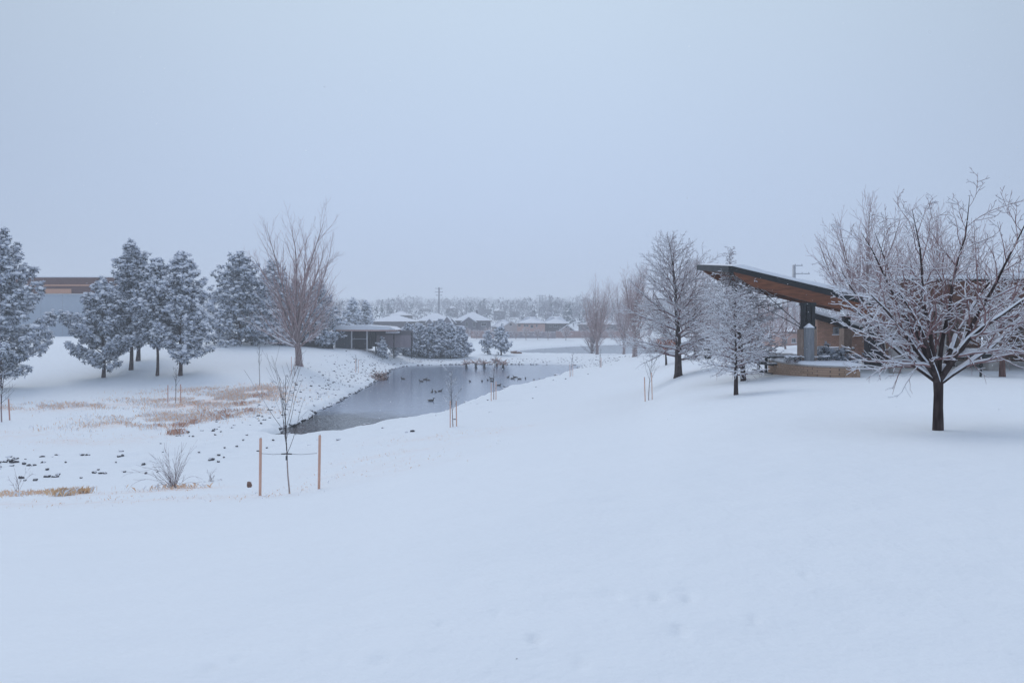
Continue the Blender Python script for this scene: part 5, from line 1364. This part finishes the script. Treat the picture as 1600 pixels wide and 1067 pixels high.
# ------------------------------------------------------------------ rocks
def rock_geo(rg, s, flat=.65, ic=ICO1):
    v, f = ic
    q = norm(rg.normal(0, 1, 3)); w = norm(rg.normal(0, 1, 3))
    V = v * (1 + .22 * np.sin(3.1 * (v @ q) + rg.uniform(0, 6))[:, None] + .14 * np.sin(5.3 * (v @ w))[:, None] + rg.uniform(-.08, .08, (len(v), 1)))
    V = V * np.array([s * rg.uniform(.9, 1.4), s * rg.uniform(.8, 1.2), s * flat])
    return V, f
def snow_faces(V, f, thr=.55):
    n = np.cross(V[f[:, 1]] - V[f[:, 0]], V[f[:, 2]] - V[f[:, 0]]); n /= np.maximum(np.linalg.norm(n, axis=1, keepdims=True), 1e-9)
    return (n[:, 2] > thr).astype(int)
def boulder(px, d, s, label, seed, m='rock', group=None, dz=0.0, thr=.6, flat=.7, xy=None, sn=True):
    rg = np.random.default_rng(seed)
    V, f = rock_geo(rg, s, flat, ICO2)
    loc = at(px, d, dz) if xy is None else (xy[0], xy[1], H1(*xy) + dz)
    me = np_mesh('boulder', V, [f], [M[m], M['snow']], [snow_faces(V, f, thr) if sn else np.zeros(len(f), int)], True)
    return tag(link('boulder', me, None, loc), label, 'rock', group)

NEAR = [(90, 560, 'x')]
boulder(574, 51.5, .22, 'dark boulder with a snow cap on the near pond shore', 601, dz=.10, thr=.72)
boulder(390, 25.6, .078, 'small upright tan rock left of the tall left stake', 602, 'rock_tan', dz=.10, thr=.9, flat=1.3)
boulder(696, 64.6, .42, 'brown rock heap at the shore behind the snowy young tree', 603, 'rock_tan', dz=.18, thr=.85)
boulder(690, 62.9, .30, 'dark rock below the brown rock heap on the near shore', 604, dz=.12)
boulder(661, 58.2, .26, 'dark rock on the near shore left of the brown heap', 605, dz=.10, thr=.8)
boulder(653, 57.0, .22, 'low flat dark rock near the shore left of the brown heap', 606, dz=.08, flat=.5)
boulder(589, 53.2, .16, 'small dark rock at the shore just right of the snow capped boulder', 607, dz=.08)
boulder(452 - 3, 46.4, .16, 'small dark rock on the bank below the pond inlet', 608, dz=.06)
boulder(871, 108 - 11, .35, 'dark flat rock on the near shore toward the pond tip', 609, dz=.12, flat=.4)
boulder(805, 151, .9, 'orange brown mound of rock by the lake shore, right of the lone small pine', 610, 'rock_tan', dz=.15, thr=.55)
# leaf-brown brush heap on the left shore
def brush_heap():
    rg = np.random.default_rng(9); x, y = unproj(597, 594); r = empty('brush_heap', (x - .3, y, EYE + WZ), 0, 'heap of dark red brush on the left pond shore near the ducks', 'brush heap')
    P = [branch(rg, np.array([rg.normal(0, .35), rg.normal(0, .3), .0]), norm(np.array([rg.normal(0, .8), rg.normal(0, .6), .9])), rg.uniform(.6, 1.5), .03, .012, 5, .2, -.02) for _ in range(60)]
    q = tree_meshes(P, 4, M['straw_dark'], .8, .012, rg); link('branches', np_mesh('branches', q[0], q[1], [M['straw_dark'], M['snow']], q[2], True), r)
    c = rg.normal(0, 1, (260, 3)) * np.array([.5, .4, .28]) + np.array([0, 0, .45]); V, Fq = leaf_quads(c, .11, rg); link('leaves', np_mesh('leaves', V, [Fq], M['bark_red']), r)
brush_heap()

# individual dark stones showing in the stream bed at the lower left
stones = [(8, 722, 26), (14, 720, 16), (20, 719, 18), (38, 725, 22), (46, 728, 20), (54, 727, 16), (74, 734, 20), (33, 747, 26), (39, 751, 14), (74, 745, 30), (88, 745, 28), (55, 751, 24), (103, 723, 12), (127, 747, 12),
          (148, 739, 22), (157, 740, 18), (164, 740, 18), (154, 734, 12), (186, 714, 18), (192, 712, 18), (181, 723, 10), (224, 726, 22), (228, 740, 18), (246, 738, 10), (195, 738, 14), (330, 719, 26), (341, 722, 14), (311, 707, 12), (342, 712, 14),
          (350, 715, 12), (302, 682, 12), (296, 682, 8), (272, 664, 12), (290, 648, 12), (336, 680, 12), (351, 700, 12), (403, 705, 12), (427, 688, 12), (380, 688, 12), (370, 698, 12), (404, 650, 14), (410, 651, 10), (408, 662, 12), (345, 675, 10), (386, 680, 12), (417, 700, 10)]
for k, (px, py, sz) in enumerate(stones):
    # walk along the ray to the ground
    dd = np.linspace(22, 90, 700); zz_ = height((px - 800) / F * dd, dd); rr_ = HZ - (zz_ - EYE) * F / dd
    i = int(np.argmin(np.abs(rr_ - py))); d = float(dd[i])
    s_ = sz * .5 * d / F * 0.5
    boulder(px, d, max(s_ * .55, .04), 'dark stone poking through the snow of the stony stream bed', 700 + k, group='dark stones in the snowy stream bed', dz=.035, thr=.78, flat=.75)

# countless small stones lining the banks
def riprap():
    rg = np.random.default_rng(66); Vs = []; Fs = []; Ms = []; o = 0
    pts = []
    n = len(POND)
    nxt = np.roll(POND, -1, 0)
    for i in range(n):
        a, b = POND[i], nxt[i]; px = 800 + F * a[0] / a[1]; L = np.linalg.norm(b - a)
        nr = np.array([-(b - a)[1], (b - a)[0]]) / max(L, 1e-6)
        left = a[1] > 50 and (i < n * .52)
        far = left
        for _ in range(int(L * (3.6 if left else .9))):
            p = a + (b - a) * rg.random() + nr * rg.normal(0, .10); pts.append((p[0], p[1], rg.uniform(.08, .20), WZ + EYE + rg.uniform(-.02, .08)))
    # scattered stones on the banks and in the stream bed
    x = rg.uniform(-62, 22, 44000); y = rg.uniform(24, 142, 44000); s = sd_near(x, y, POND, 14); m = rocky(x, y, s)
    keep = (s > .4) & (rg.random(44000) < m * .42) & ((s < 8) | (y < 60))
    side = (y < 110) & (x > POND[:, 0].mean() - 30) & (x > -19 + (y - 48) * .37 + 2)   # smooth mown side of the pond has few
    keep &= ~(side & (rg.random(44000) < .96))
    x, y = x[keep], y[keep]; h = height(x, y)
    for q in range(len(x)): pts.append((x[q], y[q], rg.uniform(.04, .14), h[q] + rg.uniform(-.02, .03)))
    for (px_, py_, s_, z) in pts:
        V, f = rock_geo(rg, s_, .7, ICO0); Vs.append(V + np.array([px_, py_, z])); Fs.append(f + o); o += len(V); Ms.append(snow_faces(V, f, .5))
    me = np_mesh('bank_stones', np.concatenate(Vs), [np.concatenate(Fs)], [M['rock'], M['snow']], [np.concatenate(Ms)], True)
    tag(link('bank_stones', me), 'countless small dark stones under snow along the pond banks and stream', 'stones', kind='stuff')
    return len(pts)
print('riprap', riprap())

# ------------------------------------------------------------------ dry grass through the snow
def grass(name, label, spots_, m, seed, hmin, hmax, w, snow_frac=.25):
    rg = np.random.default_rng(seed); X = []; Y = []
    for (px, d, rx, ry, n) in spots_:
        X.append((px - 800) / F * d + rg.normal(0, rx * .6, n)); Y.append(d + rg.normal(0, ry * .6, n))
    X = np.concatenate(X); Y = np.concatenate(Y)
    k = fbm(X, Y, 1.6, 3) > -.12; X, Y = X[k], Y[k]
    if not len(X): return
    Z = height(X, Y) - .03
    n = len(X); h = rg.uniform(hmin, hmax, n); a = rg.uniform(0, 6.28, n); ln = rg.uniform(.1, .75, n)
    dx, dy = np.cos(a), np.sin(a)
    b = np.column_stack([X, Y, Z]); s = np.column_stack([-dy, dx, np.zeros(n)]) * w
    mid = b + np.column_stack([dx * h * ln * .35, dy * h * ln * .35, h * .6]); tip = b + np.column_stack([dx * h * ln, dy * h * ln, h * (1 - .35 * ln)])
    V = np.stack([b - s, b + s, mid + s * .8, tip, mid - s * .8], axis=1).reshape(-1, 3)
    Fq = np.arange(5 * n).reshape(-1, 5); sn = rg.random(n) < snow_frac
    me = np_mesh(name, V, [Fq[~sn], Fq[sn]], [m, M['snow']], [np.zeros((~sn).sum(), int), np.ones(sn.sum(), int)])
    tag(link(name, me), label, 'grass', kind='stuff')
g1 = [(px, d, rx * .9, ry * .8, int(w * rx * ry * 290)) for (px, d, rx, ry, w) in STRAW if d > 40 and w >= .4]
grass('dry_grass', 'pale pinkish dry grass showing through snow on the left bank', g1, M['straw'], 1, .08, .30, .008, .52)
grass('sparse_grass', 'sparse tips of dry grass across the near slope', [(px, d, rx, ry, int(130 * rx * ry * w)) for (px, d, rx, ry, w) in STRAW if d <= 40 or w < .4], M['straw'], 2, .03, .12, .0035, .3)
tuf = [(345, 57.5), (352, 57), (358, 58), (338, 56), (330, 55.5), (333, 53.2), (350, 54.5), (362, 59.5), (340, 59), (372, 62), (392, 58), (386, 64), (400, 66), (410, 66.5), (192, 49.8), (240, 51), (280, 50.5), (304, 52), (326, 58.5), (268, 47), (283, 46.8), (288, 50.8)]
grass('grass_tufts', 'russet tufts of taller dead grass above the stony bank', [(px + (px * 7) % 11 - 5, d, .42, .34, 34 + int(px * 3) % 34) for px, d in tuf], M['straw_dark'], 3, .15, .5, .012, .25)
grass('golden_tufts', 'two golden tufts and reddish stalks of dry grass at the lower left', [(99, 24.2, .22, .26, 300), (131, 25.1, .18, .22, 150), (92, 24.8, .3, .3, 60)], M['straw_gold'], 4, .10, .34, .0035, .2)
grass('red_stalks', 'thin reddish stalks poking out of the snow at the lower left', [(2, 25.3, .8, .4, 130), (55, 26, 1.1, .4, 200), (90, 26.2, .9, .4, 150), (245, 27.2, 1.3, .8, 130), (290, 26.6, 1.2, .8, 110), (12, 24.7, .6, .3, 70)], M['straw'], 5, .08, .26, .003, .2)

# ------------------------------------------------------------------ pond life
def duck_mesh(seed, dive=False):
    """one continuous body: tail, back, breast, neck, head and bill"""
    if not dive:
        prof = [(-.36, .14, .008), (-.31, .115, .035), (-.24, .085, .07), (-.14, .06, .105), (0, .05, .125), (.11, .055, .115), (.19, .09, .085), (.225, .15, .055), (.235, .21, .045), (.245, .255, .048), (.27, .285, .05), (.305, .285, .038), (.335, .272, .018), (.375, .262, .016), (.40, .258, .006)]
    else:
        prof = [(-.20, .34, .008), (-.19, .30, .04), (-.15, .24, .08), (-.09, .15, .115), (0, .07, .12), (.09, .0, .10), (.15, -.06, .06), (.18, -.12, .03)]
    n = 10; V = []; Q = []; mi = []
    P = np.array([(p[0], 0, p[1]) for p in prof]); R = np.array([p[2] for p in prof])
    Vt, Qt, T, _ = tubes([(P, R)], n)
    Vt = Vt.copy(); Vt[:, 1] *= 1.15
    seg = np.arange(len(Qt)) // n
    m = np.where(seg >= (8 if not dive else 99), 1, 0); m = np.where((seg <= 1), 2, m)
    return np_mesh('duck', Vt, [Qt], [M['duck'], M['duck_head'], M['duck_pale']], [m], True)
dm = duck_mesh(0); dv = duck_mesh(1, True)
DUCKS = [(604, 592, .4, 0, 'duck beside the red brush heap, leftmost on the pond'), (630, 592, 3.0, 0, 'duck second from the left on the pond'), (658.5, 596, 2.9, 0, 'left duck of the close trio on the left half'), (664, 593, .2, 0, 'middle duck of the close trio'), (669, 594, 3.3, 0, 'right duck of the close trio'),
         (675, 612, 1.5, 0, 'duck with curled neck left of the snowy young tree'), (681, 612.5, .2, 1, 'tiny tail-up duck beside the curled duck'), (687.5, 611, .3, 0, 'duck just left of the snowy young tree stem'), (673.5, 626, .1, 0, 'lone duck nearest to the viewer on the left'),
         (734.5, 596, .3, 1, 'small tail-up duck in the middle of the pond'), (753, 595.5, 2, 1, 'tail-up duck left of the dark crossing stem'), (762, 594, 1.4, 1, 'tiny upright duck left of the dark crossing stem'), (768, 591.5, 3.2, 0, 'duck touching the dark crossing stem, upper one'), (768.5, 595.5, .1, 0, 'duck touching the dark crossing stem, lower one'),
         (779.5, 602, .1, 0, 'duck facing right between the stakes and the shore group'), (793.7, 589.5, 1.0, 0, 'duck alone above the row on the right half'), (801, 591.5, .2, 0, 'lower duck of the overlapping pair on the right half'), (804.5, 589.3, 3.0, 0, 'upper duck of the overlapping pair on the right half'), (811.5, 592, 3.1, 0, 'duck right of the overlapping pair'), (821, 591, 1.7, 1, 'small duck at the right end of the row'),
         (789.5, 606.5, 2.3, 0, 'left duck of the shore group'), (793.5, 608.5, .4, 0, 'middle duck of the shore group'), (797.5, 607.5, 2.9, 0, 'right duck of the shore group'), (834, 595, 1.4, 0, 'left of two ducks by the right shore'), (843.5, 594.5, 1.8, 0, 'right of two ducks by the right shore'), (848.5, 595, .2, 1, 'tiny duck beside the two by the right shore')]
for k, (px, py, rz, dvk, lb) in enumerate(DUCKS):
    x, y = unproj(px, py + .5)
    o = link('duck', dv if dvk else dm, None, (x, y, EYE + WZ + .002)); o.rotation_euler = (0, 0, rz); s_ = (.78 + .16 * ((k * 13) % 7) / 7) * (.8 if dvk else 1); o.scale = (s_, s_, s_)
    tag(o, lb, 'duck', 'ducks on the pond')

def dead_clump(px, py, w, label, seed, legs=1, hang=0.0):
    """dark stump standing in the water under a splay of orange dead branches"""
    rg = np.random.default_rng(seed); x, y = unproj(px, py); r = empty('dead_branch_clump', (x, y, EYE + WZ), 0, label, 'dead branches', 'orange dead branch clumps at the far shore')
    s_ = MB(); tp = []
    for k in range(legs):
        a = (k - (legs - 1) / 2) * w * .55
        s_.tube([(a, 0, -.8), (a + .03, 0, .1), (a, 0, .42), (a + .02, 0, .75)], [.24, .20, .15, .12], 8); tp.append(a)
    s_.build('stump', M['metal_dark'] if False else M['rock'], r)
    P = []
    for k in range(46):
        a = tp[k % legs]; az = rg.uniform(0, 6.28); an = rg.uniform(.7, 1.65)
        dd = np.array([math.cos(az) * math.sin(an) * 1.4, math.sin(az) * math.sin(an) * .6, math.cos(an)])
        P.append(branch(rg, np.array([a, 0, rg.uniform(.62, .85)]), norm(dd), rg.uniform(.4, .6 + w * .35), .045, .02, 5, .12, -.04 - hang))
    q = tree_meshes(P, 4, M['dead_wood'], .9, .02, rg, .9, .5); link('branches', np_mesh('branches', q[0], q[1], [M['dead_wood'], M['snow']], q[2], True), r)
dead_clump(728.5, 576, .8, 'leftmost single orange dead branch clump', 801)
dead_clump(750, 576, 2.2, 'orange dead branch clump on two dark stumps', 802, 2)
dead_clump(786, 576.5, 1.6, 'orange dead branch clump at the right, with one thick stump', 803, 1)
dead_clump(776, 572.5, 1.9, 'flatter orange branch tangle left of the thick stump', 804, 1, .05)

# small things lying in the foreground snow
for k, (px, py, lb) in enumerate([(795, 1023, 'tiny dark twig end in the nearest snow, bottom centre')]):
    d = 1.73 * F / (py - HZ); 
    P = [branch(np.random.default_rng(k), np.array([0, 0, -.02]), norm(np.array([.8, .2, .35])), .05, .004, .002, 3, .1, 0)]
    q = tree_meshes(P, 5, M['bark'], 0, 0, np.random.default_rng(1)); o = link('twig', np_mesh('twig', q[0], q[1], [M['bark'], M['snow']], q[2], True), None, at(px, d)); tag(o, lb, 'twig')

# ------------------------------------------------------------------ falling snow
def flake_mat():
    m = bpy.data.materials.new('snowflake'); m.use_nodes = True
    N, L = m.node_tree.nodes, m.node_tree.links; N.clear()
    o = N.new('ShaderNodeOutputMaterial'); a = N.new('ShaderNodeBsdfDiffuse'); b = N.new('ShaderNodeBsdfTranslucent'); mx = N.new('ShaderNodeMixShader')
    a.inputs[0].default_value = (.9, .92, .94, 1); b.inputs[0].default_value = (.97, .98, 1, 1); mx.inputs[0].default_value = 0.6
    L.new(a.outputs[0], mx.inputs[1]); L.new(b.outputs[0], mx.inputs[2]); L.new(mx.outputs[0], o.inputs[0])
    return m
def falling_snow():
    rg = np.random.default_rng(5); n = 26000
    d = 10 + 72 * rg.random(n) ** .62; a = rg.uniform(-.72, .72, n); x = d * a; z = EYE + rg.uniform(-8, 14, n)
    h = base_h(x, d) + EYE; k = (z > h + .2); x, d, z = x[k], d[k], z[k]; n = len(x)
    v = np.array([(1, 0, 0), (-1, 0, 0), (0, 1, 0), (0, -1, 0), (0, 0, 1), (0, 0, -1)], float); f = np.array([(0, 2, 4), (2, 1, 4), (1, 3, 4), (3, 0, 4), (2, 0, 5), (1, 2, 5), (3, 1, 5), (0, 3, 5)])
    r = rg.uniform(.004, .0115, n)
    V = (v[None] * r[:, None, None] * rg.uniform(.6, 1.3, (n, 6, 1)) + np.column_stack([x, d, z])[:, None, :]).reshape(-1, 3)
    Fq = (f[None] + (np.arange(n) * 6)[:, None, None]).reshape(-1, 3)
    tag(link('falling_snow', np_mesh('falling_snow', V, [Fq], flake_mat(), None, True)), 'snowflakes drifting down over the park', 'snowfall', kind='stuff')
falling_snow()

# ------------------------------------------------------------------ haze
def haze():
    m = bpy.data.materials.new('snowy_air'); m.use_nodes = True
    N, L = m.node_tree.nodes, m.node_tree.links; N.clear()
    o = N.new('ShaderNodeOutputMaterial'); v = N.new('ShaderNodeVolumePrincipled')
    v.inputs['Color'].default_value = (0.96, 0.98, 1.0, 1); v.inputs['Density'].default_value = 0.0012; v.inputs['Anisotropy'].default_value = 0.0
    L.new(v.outputs[0], o.inputs['Volume'])
    mb = MB(); z0, z1 = 0.2, 62.0
    mb.box((0, 0, (z0 + z1) / 2), (4200, 4200, z1 - z0))
    h = mb.build('haze', m); tag(h, 'pale falling snow haze filling the air over the park', 'haze', kind='stuff')
haze()
